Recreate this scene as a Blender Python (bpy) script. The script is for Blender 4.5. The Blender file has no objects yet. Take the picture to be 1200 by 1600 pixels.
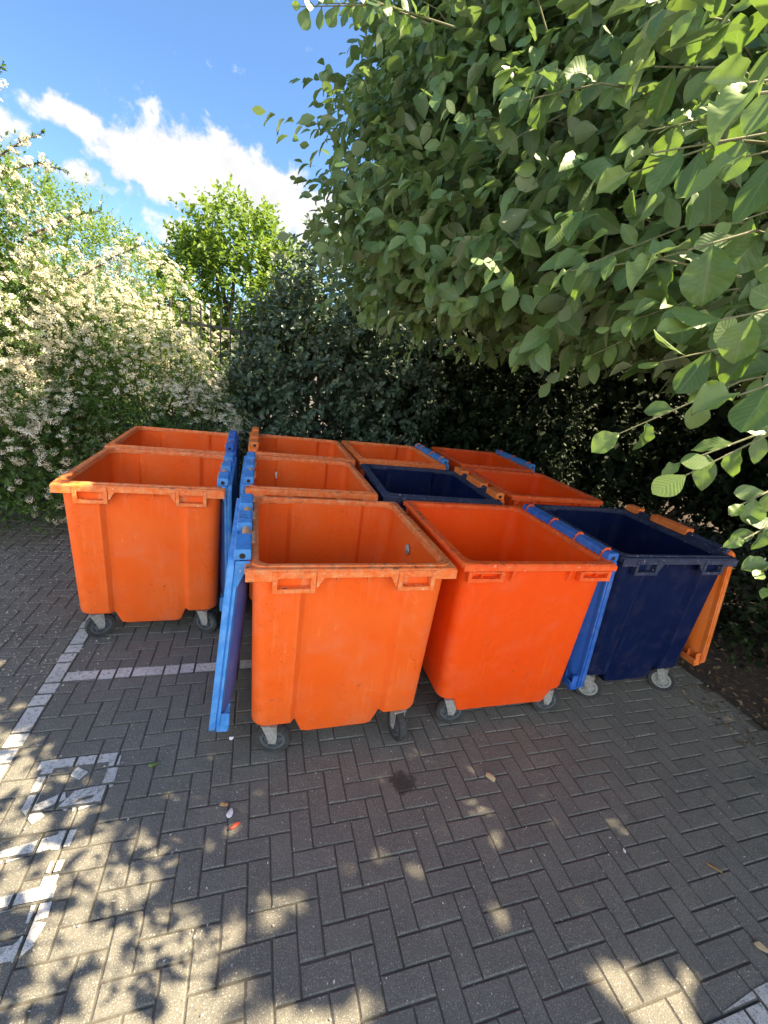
import bpy, bmesh, math, random
import numpy as np
from mathutils import Vector, Matrix

rng = np.random.default_rng(7)
random.seed(7)
R_ = math.radians
scene = bpy.context.scene
COL = scene.collection

# ------------------------------------------------------------------ camera, sky, sun, exposure
CAM_H = 2.2
cam_d = bpy.data.cameras.new("camera")
cam = bpy.data.objects.new("camera", cam_d)
COL.objects.link(cam)
cam_d.sensor_fit = 'VERTICAL'
cam_d.sensor_height = 24.0
cam_d.lens = 654.58 / 1600 * 24.0
cam_d.clip_start = 0.02
cam_d.clip_end = 2000
CR = ((0.95495587, 0.03478966, 0.29470148), (-0.26561629, -0.34259847, 0.90115164), (0.13231504, -0.93883756, -0.31792572))
cam.matrix_world = Matrix(((CR[0][0], -CR[0][1], -CR[0][2], 0), (CR[1][0], -CR[1][1], -CR[1][2], 0),
                           (CR[2][0], -CR[2][1], -CR[2][2], CAM_H), (0, 0, 0, 1)))
scene.camera = cam

SUN_AZ = R_(108)      # clockwise from +Y (depth) towards +X (right)
SUN_EL = R_(52)
SUN_DIR = Vector((math.sin(SUN_AZ) * math.cos(SUN_EL), math.cos(SUN_AZ) * math.cos(SUN_EL), math.sin(SUN_EL)))
sun_d = bpy.data.lights.new("sun", 'SUN')
sun_d.energy = 5.0
sun_d.angle = R_(0.53)
sun_d.color = (1.0, 0.82, 0.56)
sun = bpy.data.objects.new("sun", sun_d)
COL.objects.link(sun)
sun.rotation_euler = SUN_DIR.to_track_quat('Z', 'Y').to_euler()

world = bpy.data.worlds.new("World")
scene.world = world
world.use_nodes = True
wn = world.node_tree.nodes
wl = world.node_tree.links
wn.clear()
w_out = wn.new('ShaderNodeOutputWorld')
w_bg = wn.new('ShaderNodeBackground')
w_sky = wn.new('ShaderNodeTexSky')
w_sky.sky_type = 'NISHITA'
w_sky.sun_disc = False
w_sky.sun_elevation = SUN_EL
w_sky.sun_rotation = SUN_AZ
w_sky.air_density = 1.0
w_sky.dust_density = 0.4
w_sky.ozone_density = 2.0
w_bg.inputs['Strength'].default_value = 0.058


def wmath(op, a, b=None, c=None):
    n = wn.new('ShaderNodeMath')
    n.operation = op
    for i, v in enumerate((a, b, c)):
        if v is None:
            continue
        if isinstance(v, (int, float)):
            n.inputs[i].default_value = v
        else:
            wl.new(v, n.inputs[i])
    return n.outputs[0]


def pix_dir(px, py):
    c = Vector(((px - 600) / 654.58, (py - 800) / 654.58, 1.0))
    return Vector((sum(CR[0][i] * c[i] for i in range(3)), sum(CR[1][i] * c[i] for i in range(3)),
                   sum(CR[2][i] * c[i] for i in range(3)))).normalized()


w_tc = wn.new('ShaderNodeTexCoord')
w_sep = wn.new('ShaderNodeSeparateXYZ')
wl.new(w_tc.outputs['Generated'], w_sep.inputs[0])
w_az = wmath('ARCTAN2', w_sep.outputs[0], w_sep.outputs[1])
w_el = wmath('ARCSINE', w_sep.outputs[2])


def wnoise(scale, detail, rough, dist=0.0):
    n = wn.new('ShaderNodeTexNoise')
    n.inputs['Scale'].default_value = scale
    n.inputs['Detail'].default_value = detail
    n.inputs['Roughness'].default_value = rough
    n.inputs['Distortion'].default_value = dist
    wl.new(w_tc.outputs['Generated'], n.inputs['Vector'])
    return n.outputs['Fac']


w_n1 = wnoise(21.0, 8, 0.58, 0.25)
w_n2 = wnoise(48.0, 6, 0.6, 0.1)
# cumulus puffs, each an ellipse on the sky (azimuth, elevation, half widths in degrees, weight)
puffs = [(-9.5, 16.2, 5.2, 2.8, 1.35), (-4.8, 16.6, 4.8, 2.9, 1.35), (0.0, 16.0, 4.6, 2.5, 1.35), (4.4, 15.2, 4.0, 2.2, 1.25), (-12.6, 15.6, 3.6, 1.8, 1.1),
         (-17.5, 17.4, 3.2, 1.2, 0.95), (-14.5, 16.8, 2.6, 1.1, 0.9), (-4.0, 19.0, 3.6, 1.3, 0.75), (-16.8, 13.4, 2.4, 1.2, 0.85), (8.0, 14.2, 3.4, 2.8, 1.0),
         (-24.0, 15.2, 2.8, 1.4, 0.9), (0.0, 10.5, 16.0, 2.4, 0.6), (38.0, 22.0, 12.0, 4.5, 0.8), (70.0, 34.0, 16.0, 5.0, 0.9),
         (-75.0, 26.0, 18.0, 9.0, 1.0), (-115.0, 24.0, 24.0, 12.0, 1.2), (-150.0, 22.0, 26.0, 13.0, 1.25), (172.0, 24.0, 28.0, 13.0, 1.25), (140.0, 22.0, 22.0, 11.0, 1.1)]  # unseen clouds round behind the camera, added as fill light
field = None
for az, el, sa, se, wt in puffs:
    dx = wmath('DIVIDE', wmath('SUBTRACT', w_az, R_(az)), R_(sa))
    dy = wmath('DIVIDE', wmath('SUBTRACT', w_el, R_(el)), R_(se))
    d = wmath('ADD', wmath('MULTIPLY', dx, dx), wmath('MULTIPLY', dy, dy))
    g = wmath('MULTIPLY', wmath('EXPONENT', wmath('MULTIPLY', d, -0.9)), wt)
    field = g if field is None else wmath('MAXIMUM', field, g)
dens = wmath('ADD', field, wmath('MULTIPLY', wmath('SUBTRACT', w_n1, 0.5), 1.7))
dens = wmath('ADD', dens, wmath('MULTIPLY', wmath('SUBTRACT', w_n2, 0.5), 0.75))
w_mr = wn.new('ShaderNodeMapRange')
w_mr.interpolation_type = 'SMOOTHSTEP'
w_mr.inputs['From Min'].default_value = 0.24
w_mr.inputs['From Max'].default_value = 0.66
wl.new(dens, w_mr.inputs['Value'])
w_mix = wn.new('ShaderNodeMix')
w_mix.data_type = 'RGBA'
wl.new(w_mr.outputs[0], w_mix.inputs['Factor'])
w_tint = wn.new('ShaderNodeMix')
w_tint.data_type = 'RGBA'
w_tint.blend_type = 'MULTIPLY'
w_tint.inputs['Factor'].default_value = 1.0
wl.new(w_sky.outputs[0], w_tint.inputs['A'])
w_tint.inputs['B'].default_value = (0.66, 0.83, 0.98, 1)
wl.new(w_tint.outputs['Result'], w_mix.inputs['A'])
w_mix.inputs['B'].default_value = (9.5, 9.3, 9.0, 1)
# clouds behind the camera are brightened as added fill light; noise varies the grey
w_dot = wmath('ADD', wmath('ADD', wmath('MULTIPLY', w_sep.outputs[0], 0.25), wmath('MULTIPLY', w_sep.outputs[1], -0.90)), wmath('MULTIPLY', w_sep.outputs[2], 0.35))
w_br = wn.new('ShaderNodeMapRange')
w_br.inputs['From Min'].default_value = -0.2
w_br.inputs['From Max'].default_value = 0.7
w_br.inputs['To Min'].default_value = 3.6
w_br.inputs['To Max'].default_value = 11.5
wl.new(w_dot, w_br.inputs['Value'])
w_shade = wmath('MULTIPLY', w_br.outputs[0], wmath('ADD', wmath('MULTIPLY', w_n1, 0.5), 0.76))
w_cc = wn.new('ShaderNodeCombineColor')
for i, k in enumerate((1.0, 1.0, 1.0)):
    wl.new(wmath('MULTIPLY', w_shade, k), w_cc.inputs[i])
wl.new(w_cc.outputs[0], w_mix.inputs['B'])
wl.new(w_mix.outputs['Result'], w_bg.inputs['Color'])
wl.new(w_bg.outputs[0], w_out.inputs['Surface'])

scene.view_settings.view_transform = 'Standard'
scene.view_settings.look = 'None'
scene.view_settings.exposure = 2.3
scene.view_settings.gamma = 1.0
scene.render.engine = 'CYCLES'
scene.cycles.max_bounces = 8
scene.cycles.transparent_max_bounces = 8


# ------------------------------------------------------------------ helpers
def tag(o, label=None, cat=None, group=None, kind=None):
    if label: o['label'] = label
    if cat: o['category'] = cat
    if group: o['group'] = group
    if kind: o['kind'] = kind
    return o


def empty(name, loc, rz=0.0):
    o = bpy.data.objects.new(name, None)
    COL.objects.link(o)
    o.location = loc
    o.rotation_euler = (0, 0, rz)
    o.empty_display_size = 0.2
    return o


def link(name, me, mat, parent=None, bevel=0.0, segs=2):
    o = bpy.data.objects.new(name, me)
    COL.objects.link(o)
    if mat is not None:
        for m in (mat if isinstance(mat, (list, tuple)) else [mat]):
            me.materials.append(m)
    if parent: o.parent = parent
    if bevel > 0:
        b = o.modifiers.new('bevel', 'BEVEL')
        b.width = bevel
        b.segments = segs
        b.limit_method = 'ANGLE'
        b.angle_limit = R_(35)
    return o


def bm_mesh(name, bm, sharp=32, smooth=True):
    bm.normal_update()
    if smooth:
        for f in bm.faces: f.smooth = True
        for e in bm.edges:
            if len(e.link_faces) == 2:
                if e.calc_face_angle(0) > R_(sharp): e.smooth = False
    me = bpy.data.meshes.new(name)
    bm.to_mesh(me)
    bm.free()
    return me


def add_box(bm, x0, x1, y0, y1, z0, z1, M=None):
    vs = [bm.verts.new(p) for p in ((x0, y0, z0), (x1, y0, z0), (x1, y1, z0), (x0, y1, z0), (x0, y0, z1), (x1, y0, z1), (x1, y1, z1), (x0, y1, z1))]
    for q in ((3, 2, 1, 0), (4, 5, 6, 7), (0, 1, 5, 4), (1, 2, 6, 5), (2, 3, 7, 6), (3, 0, 4, 7)):
        bm.faces.new([vs[i] for i in q])
    if M is not None: bmesh.ops.transform(bm, matrix=M, verts=vs)
    return vs


def add_prism(bm, poly, axis, a, b):
    """polygon (2-D points) extruded along an axis from a to b"""
    def P(p, t):
        if axis == 'y': return (p[0], t, p[1])
        if axis == 'x': return (t, p[0], p[1])
        return (p[0], p[1], t)
    v0 = [bm.verts.new(P(p, a)) for p in poly]
    v1 = [bm.verts.new(P(p, b)) for p in poly]
    n = len(poly)
    fs = [bm.faces.new(v0), bm.faces.new(list(reversed(v1)))]
    for i in range(n):
        fs.append(bm.faces.new((v0[(i + 1) % n], v0[i], v1[i], v1[(i + 1) % n])))
    bmesh.ops.recalc_face_normals(bm, faces=fs)


def add_tube(bm, pts, radii, sides=8, caps=True):
    pts = [Vector(p) for p in pts]
    rings = []
    for i, p in enumerate(pts):
        t = (pts[min(i + 1, len(pts) - 1)] - pts[max(i - 1, 0)])
        if t.length < 1e-9: t = Vector((0, 0, 1))
        t.normalize()
        u = t.cross(Vector((0.3, 0.1, 1.0)) if abs(t.z) < 0.9 else Vector((1, 0.2, 0))).normalized()
        v = t.cross(u)
        r = radii[i] if hasattr(radii, '__len__') else radii
        rings.append([bm.verts.new(p + (u * math.cos(a) + v * math.sin(a)) * r) for a in [2 * math.pi * k / sides for k in range(sides)]])
    for a, b in zip(rings[:-1], rings[1:]):
        for k in range(sides):
            bm.faces.new((a[k], a[(k + 1) % sides], b[(k + 1) % sides], b[k]))
    if caps:
        bm.faces.new(list(reversed(rings[0])))
        bm.faces.new(rings[-1])


def add_lathe(bm, prof, sides=24, closed=True):
    """profile (r, x) revolved round the local X axis"""
    rings = []
    for r, x in prof:
        rings.append([bm.verts.new((x, r * math.cos(2 * math.pi * k / sides), r * math.sin(2 * math.pi * k / sides))) for k in range(sides)])
    m = len(prof)
    fs = []
    for i in range(m if closed else m - 1):
        a, b = rings[i], rings[(i + 1) % m]
        for k in range(sides):
            fs.append(bm.faces.new((a[k], b[k], b[(k + 1) % sides], a[(k + 1) % sides])))
    bmesh.ops.recalc_face_normals(bm, faces=fs)


# ------------------------------------------------------------------ material helpers
class NT:
    def __init__(self, name):
        self.m = bpy.data.materials.new(name)
        self.m.use_nodes = True
        self.nt = self.m.node_tree
        self.n = self.nt.nodes
        self.n.clear()
        self.out = self.n.new('ShaderNodeOutputMaterial')

    def node(self, t, ins=None, **props):
        n = self.n.new('ShaderNode' + t)
        for k, v in props.items(): setattr(n, k, v)
        for k, v in (ins or {}).items(): self.set(n, k, v)
        return n

    def set(self, n, k, v):
        s = n.inputs[k]
        if hasattr(v, 'is_output') or isinstance(v, bpy.types.NodeSocket): self.nt.links.new(v, s)
        else:
            if isinstance(v, tuple) and len(v) == 3 and s.type == 'RGBA': v = (*v, 1)
            s.default_value = v

    def math(self, op, a, b=0.0, clamp=False):
        return self.node('Math', {0: a, 1: b}, operation=op, use_clamp=clamp).outputs[0]

    def mix(self, f, a, b, blend='MIX'):
        n = self.node('Mix', data_type='RGBA', blend_type=blend)
        self.set(n, 0, f)
        self.set(n, 6, a)
        self.set(n, 7, b)
        return n.outputs[2]

    def noise(self, vec, scale, detail=4, rough=0.55, dist=0.0):
        return self.node('TexNoise', {'Vector': vec, 'Scale': scale, 'Detail': detail, 'Roughness': rough, 'Distortion': dist}).outputs['Fac']

    def ramp(self, f, lo, hi):
        n = self.node('MapRange', {'Value': f, 'From Min': lo, 'From Max': hi}, clamp=True)
        return n.outputs[0]

    def coords(self): return self.node('TexCoord').outputs['Object']

    def mapping(self, vec, scale=(1, 1, 1), rot=(0, 0, 0), loc=(0, 0, 0)):
        return self.node('Mapping', {'Vector': vec, 'Scale': scale, 'Rotation': rot, 'Location': loc}).outputs[0]

    def bump(self, h, strength, dist=0.01):
        return self.node('Bump', {'Height': h, 'Strength': strength, 'Distance': dist}).outputs[0]

    def principled(self, **ins):
        n = self.node('BsdfPrincipled')
        for k, v in ins.items(): self.set(n, k.replace('_', ' '), v)
        return n

    def done(self, sh):
        self.nt.links.new(sh, self.out.inputs['Surface'])
        return self.m


def plastic(name, base, pale, dirt=0.5, wear=0.5, rough=0.5, scratch=0.5, seed=0.0, grime=(0.06, 0.04, 0.03), spec=0.22):
    """weathered moulded plastic: faded patches, pale scratches, dark grime"""
    t = NT(name)
    co = t.mapping(t.coords(), loc=(seed, seed * 1.7, seed * 0.6))
    oi = t.node('ObjectInfo').outputs['Random']
    fade = t.ramp(t.noise(co, 2.3, 4, 0.6), 0.35, 0.75)
    col = t.mix(t.math('MULTIPLY', fade, wear), base, pale)
    col = t.mix(t.math('MULTIPLY', oi, 0.10), col, pale)
    # scratches: two stretched noises at an angle
    for k, (rot, sc) in enumerate((((0.2, 0.75, 0.3), (42, 42, 2.2)), ((0.0, 0.1, 1.2), (60, 60, 3.0)))):
        n = t.noise(t.mapping(co, scale=sc, rot=rot), 1.0, 2, 0.5)
        s = t.math('MULTIPLY', t.ramp(n, 0.625, 0.67), t.ramp(t.noise(co, 3.1 + k, 2), 0.44, 0.60))
        col = t.mix(t.math('MULTIPLY', s, scratch), col, pale)
    # long fine scrapes and rubbed edges
    for k, (rot, mlo) in enumerate(((0.7, .50), (-0.5, .56))):
        w_ = t.noise(t.mapping(co, scale=(3.0, 3.0, 3.0), rot=(0.3 * k, rot, 0.4 + k), loc=(k * 7, 2, 3)), 1.0, 3, 0.5, 0.6)
        ln = t.ramp(t.math('ABSOLUTE', t.math('SUBTRACT', w_, 0.5)), 0.0045, 0.0012)
        ln = t.math('MULTIPLY', ln, t.ramp(t.noise(co, 5.0 + k, 2), mlo, mlo + .12))
        col = t.mix(t.math('MULTIPLY', ln, scratch * 0.8), col, tuple(min(1, c * 1.15 + .03) for c in pale))
    pt = t.node('NewGeometry').outputs['Pointiness']
    ed = t.math('MULTIPLY', t.ramp(pt, 0.515, 0.575), t.ramp(t.noise(co, 14, 4), 0.38, 0.62))
    col = t.mix(t.math('MULTIPLY', ed, 0.55), col, tuple(min(1, c * 1.2 + .04) for c in pale))
    # grime spots and smears
    g1 = t.ramp(t.noise(co, 34, 5, 0.7), 0.56, 0.68)
    g1 = t.math('MULTIPLY', g1, t.ramp(t.noise(co, 3.7, 3), 0.52, 0.70))
    g2 = t.ramp(t.noise(t.mapping(co, scale=(9, 9, 1.4)), 1.0, 5, 0.65), 0.55, 0.8)
    col = t.mix(t.math('MULTIPLY', g1, dirt), col, grime)
    col = t.mix(t.math('MULTIPLY', g2, dirt * 0.30), col, tuple(a * .35 + b * .65 for a, b in zip(base, grime)))
    zz = t.node('SeparateXYZ', {0: t.coords()}).outputs[2]
    low = t.math('MULTIPLY', t.ramp(zz, .50, .16), t.ramp(t.noise(co, 8, 5, .7), .46, .66))
    col = t.mix(t.math('MULTIPLY', t.math('MULTIPLY', low, t.ramp(zz, -.2, .1)), 0.30 * dirt), col, (0.16, 0.13, 0.10))
    g3 = t.math('MULTIPLY', t.ramp(t.noise(co, 75, 3, 0.6), 0.68, 0.72), t.ramp(t.noise(co, 2.6, 3), 0.50, 0.66))
    col = t.mix(t.math('MULTIPLY', g3, min(1, dirt * 1.5)), col, grime)
    du = t.math('MULTIPLY', t.ramp(t.noise(co, 5.5, 5, 0.65), 0.50, 0.72), 0.22 * wear)
    col = t.mix(du, col, (0.42, 0.33, 0.26))
    r = t.math('ADD', t.math('MULTIPLY', t.noise(co, 12, 4), 0.25), rough - 0.12)
    b = t.bump(t.math('ADD', t.noise(co, 160, 3), t.math('MULTIPLY', t.noise(co, 7, 2), 2.0)), 0.10, 0.004)
    p = t.principled(Base_Color=col, Roughness=r, Normal=b)
    p.inputs['Specular IOR Level'].default_value = spec
    return t.done(p.outputs[0])


def rim_plastic(name, base, pale, amount=0.8, seed=0.0):
    """the same plastic on the flange: chalky edges, scuffs, black dirt in the corners"""
    t = NT(name)
    co = t.mapping(t.coords(), loc=(seed, seed, seed))
    w = t.ramp(t.noise(co, 16, 6, 0.72), 0.42, 0.66)
    col = t.mix(t.math('MULTIPLY', w, amount), base, pale)
    d = t.ramp(t.noise(co, 30, 6, 0.75), 0.50, 0.62)
    d = t.math('MULTIPLY', d, t.ramp(t.noise(co, 5, 3), 0.40, 0.6))
    nrm = t.node('NewGeometry').outputs['Normal']
    up = t.ramp(t.node('SeparateXYZ', {0: nrm}).outputs[2], 0.4, 0.9)
    d = t.math('MULTIPLY', d, t.math('ADD', t.math('MULTIPLY', up, 0.6), 0.3))
    col = t.mix(d, col, (0.05, 0.035, 0.03))
    c2 = t.ramp(t.noise(t.mapping(co, scale=(1, 1, 1)), 55, 3, 0.6), 0.66, 0.72)
    col = t.mix(t.math('MULTIPLY', c2, 0.6), col, (0.75, 0.66, 0.58))
    b = t.bump(t.noise(co, 45, 5, 0.7), 0.25, 0.004)
    p = t.principled(Base_Color=col, Roughness=0.62, Normal=b)
    return t.done(p.outputs[0])


def simple(name, col, rough=0.6, metal=0.0, var=0.25, scale=30, col2=None):
    t = NT(name)
    co = t.coords()
    c2 = col2 or tuple(c * (1 - var) for c in col)
    c = t.mix(t.ramp(t.noise(co, scale, 5, 0.65), 0.35, 0.7), col, c2)
    p = t.principled(Base_Color=c, Roughness=rough, Metallic=metal, Normal=t.bump(t.noise(co, scale * 3, 3), 0.15, 0.003))
    return t.done(p.outputs[0])


def leaf_mat(name, cols, back=None, vein=None, veins=0.0, trans=0.35, gloss=0.45, tcol=None, bump=0.3, coat=0.5):
    """leaf: colour per leaf, pale veins, paler back, light shining through"""
    t = NT(name)
    rnd = t.node('Attribute', attribute_name='rnd').outputs['Fac']
    cr = t.node('ValToRGB', {'Fac': rnd})
    el = cr.color_ramp.elements
    while len(el) < len(cols): el.new(0.5)
    for i, c in enumerate(cols):
        el[i].position = i / max(1, len(cols) - 1)
        el[i].color = (*c, 1)
    col = cr.outputs[0]
    uv = t.node('UVMap', uv_map='uv').outputs[0]
    s = t.node('SeparateXYZ', {0: uv})
    normal = None
    if veins > 0:
        v = t.math('ABSOLUTE', t.math('SUBTRACT', s.outputs[1], 0.5))
        mid = t.ramp(v, 0.045, 0.012)
        ph = t.math('MULTIPLY', t.math('SUBTRACT', s.outputs[0], t.math('MULTIPLY', v, 0.55)), 9.0)
        fr = t.math('ABSOLUTE', t.math('SUBTRACT', t.math('FRACT', ph), 0.5))
        side = t.ramp(fr, 0.10, 0.02)
        vv = t.math('MAXIMUM', mid, t.math('MULTIPLY', side, 0.65))
        col = t.mix(t.math('MULTIPLY', vv, veins), col, vein)
        normal = t.bump(t.math('ADD', t.math('MULTIPLY', vv, -1.0), t.math('MULTIPLY', fr, 1.2)), bump, 0.01)
    blot = t.ramp(t.noise(t.mapping(uv, scale=(1, 1, 1)), 5.0, 3), 0.35, 0.75)
    col = t.mix(t.math('MULTIPLY', blot, 0.18), col, tuple(c * 0.55 for c in cols[0]))
    if back is not None:
        bf = t.node('NewGeometry').outputs['Backfacing']
        col = t.mix(t.math('MULTIPLY', bf, 0.75), col, back)
    p = t.principled(Base_Color=col, Roughness=gloss)
    p.inputs['Specular IOR Level'].default_value = coat
    if normal is not None: t.set(p, 'Normal', normal)
    tr = t.node('BsdfTranslucent', {'Color': t.mix(0.65, col, tcol or (0.25, 0.42, 0.03))})
    mx = t.node('MixShader', {0: trans, 1: p.outputs[0], 2: tr.outputs[0]})
    return t.done(mx.outputs[0])


# ------------------------------------------------------------------ foliage builders (numpy)
def leaf_template(rows, prof, cols=3, fold=0.25, curve=0.3, wave=0.0):
    """grid leaf of unit length along +Y, up = +Z.  prof(t) = half width"""
    V, UV = [], []
    for t in rows:
        w = prof(t)
        for c in range(cols):
            s = -1 + 2 * c / (cols - 1)
            x = s * w
            z = fold * abs(x) - curve * t * t * 0.5 + wave * math.sin(t * 17 + s * 2.0) * abs(s)
            V.append((x, t, z))
            UV.append((t, 0.5 + 0.5 * s))
    F = []
    for r in range(len(rows) - 1):
        for c in range(cols - 1):
            a = r * cols + c
            F.append((a, a + 1, a + cols + 1, a + cols))
    return np.array(V), np.array(UV), np.array(F)


def norm(a):
    return a / np.maximum(np.linalg.norm(a, axis=-1, keepdims=True), 1e-9)


def foliage_mesh(name, tpl, P, D, N, S, rnd, wscale=None, curl=True):
    V, UV, F = tpl
    n = len(P)
    D = norm(D)
    X = norm(np.cross(D, N))
    Z = np.cross(X, D)
    ws = np.ones(n) if wscale is None else wscale
    zs = rng.uniform(-.5, 3.2, n) if curl else np.ones(n)
    co = (P[:, None, :] + S[:, None, None] * (V[None, :, 0, None] * ws[:, None, None] * X[:, None, :] + V[None, :, 1, None] * D[:, None, :] + V[None, :, 2, None] * zs[:, None, None] * Z[:, None, :])).reshape(-1, 3)
    nv, nf = len(V), len(F)
    k = F.shape[1]
    faces = (F[None] + (np.arange(n) * nv)[:, None, None]).reshape(-1, k)
    me = bpy.data.meshes.new(name)
    me.vertices.add(len(co))
    me.vertices.foreach_set('co', co.astype(np.float32).ravel())
    me.loops.add(faces.size)
    me.loops.foreach_set('vertex_index', faces.astype(np.int32).ravel())
    me.polygons.add(len(faces))
    me.polygons.foreach_set('loop_start', (np.arange(len(faces)) * k).astype(np.int32))
    me.polygons.foreach_set('loop_total', np.full(len(faces), k, np.int32))
    me.polygons.foreach_set('use_smooth', np.ones(len(faces), bool))
    uvl = me.uv_layers.new(name='uv')
    uvl.data.foreach_set('uv', np.tile(UV[F.ravel()], (n, 1)).astype(np.float32).ravel())
    at = me.attributes.new('rnd', 'FLOAT', 'FACE')
    at.data.foreach_set('value', np.repeat(rnd, nf).astype(np.float32))
    me.update(calc_edges=True)
    me.validate()
    return me


def shoots(P, D, L, n, size, r, spread=1.0, start=0.1, upn=0.6, droop=0.15, jit=0.3, size_var=0.25, tip=0.7, planar=False):
    """leaves set spirally along straight shoots; returns P, D, N, S, rnd"""
    m = len(P)
    D = norm(D)
    a = norm(np.cross(D, np.array([0.31, 0.22, 0.92])[None] + r.normal(0, .25, (m, 3))))
    b = np.cross(D, a)
    PP, DD, NN, SS, RR = [], [], [], [], []
    ph0 = r.uniform(0, 6.28, m)
    srnd = r.uniform(0, 1, m)
    up = np.array([0, 0, 1.0])
    for j in range(n):
        t = start + (1 - start) * j / max(1, n - 1)
        ph = ph0 + j * 2.4 + r.normal(0, .3, m)
        if planar: ph = ph0 * 0 + (0 if j % 2 else math.pi) + r.normal(0, .35, m)
        per = a * np.cos(ph)[:, None] + b * np.sin(ph)[:, None]
        sp = spread * (1.15 - 0.75 * t)
        d = norm(D * (0.35 + 0.6 * t) + per * sp - up[None] * droop + r.normal(0, jit * .5, (m, 3)))
        nn = norm(D * 0.6 - per * .15 + up[None] * upn + r.normal(0, jit, (m, 3)))
        PP.append(P + D * (L * t)[:, None] - up[None] * (0.12 * L * t * t)[:, None])
        DD.append(d)
        NN.append(nn)
        SS.append(size * (1 - (1 - tip) * max(0, t - .5) * 2) * (1 + r.uniform(-size_var, size_var, m)))
        RR.append(np.clip(0.45 * srnd + 0.4 * r.uniform(0, 1, m) + 0.15 * t, 0, 1))
    return np.concatenate(PP), np.concatenate(DD), np.concatenate(NN), np.concatenate(SS), np.concatenate(RR)


def blob_points(ells, n, r, inner=0.72, outer=1.0, lump=0.12, zmin=None, keep=None):
    """points in the outer shell of a union of ellipsoids, with the outward direction"""
    vol = np.array([(e[3] * e[4] + e[4] * e[5] + e[3] * e[5]) for e in ells])
    P, O = [], []
    cs = np.array([e[:3] for e in ells])
    rs = np.array([e[3:6] for e in ells])
    tries = 0
    cnt = 0
    while cnt < n and tries < 60:
        tries += 1
        k = r.choice(len(ells), n, p=vol / vol.sum())
        d = norm(r.normal(0, 1, (n, 3)))
        lm = 1 + lump * (np.sin(d[:, 0] * 7 + k * 1.3) * np.sin(d[:, 1] * 6 + k) + np.sin(d[:, 2] * 8 + d[:, 0] * 5 + k * 2.1)) * .7
        f = (inner + (outer - inner) * r.uniform(0, 1, n) ** 0.6) * lm
        p = cs[k] + rs[k] * d * f[:, None]
        o = norm(d / rs[k])
        q = np.linalg.norm((p[:, None, :] - cs[None]) / rs[None], axis=2)
        q[np.arange(n), k] = 9
        ok = (q.min(1) > inner * .92)
        if zmin is not None: ok &= p[:, 2] > zmin
        if keep is not None: ok &= keep(p)
        P.append(p[ok])
        O.append(o[ok])
        cnt += ok.sum()
    return np.concatenate(P)[:n], np.concatenate(O)[:n]


def oval(w, base=0.5, peak=0.5):
    def f(t):
        if t <= 0: return 0.02 * w + 0.004
        if t >= 1: return 0.004
        return w * (math.sin(math.pi * t ** (math.log(0.5) / math.log(peak)))) ** base
    return f


def limbs_mesh(name, base, tips, r0, r1, rr, sides=7, forks=0.35, wob=0.12):
    """a base trunk with curved limbs reaching each tip"""
    bm = bmesh.new()
    base = Vector(base)
    for t in tips:
        t = Vector(t)
        pts = []
        k = 7
        L = (t - base).length
        for i in range(k):
            u = i / (k - 1)
            p = base.lerp(t, u)
            p.z += math.sin(u * math.pi) * L * 0.10
            p += Vector(rr.normal(0, wob * L * .12, 3)) * math.sin(u * math.pi)
            pts.append(p)
        add_tube(bm, pts, [r0 + (r1 - r0) * (i / (k - 1)) ** .7 for i in range(k)], sides)
    return bm_mesh(name, bm)


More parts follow.
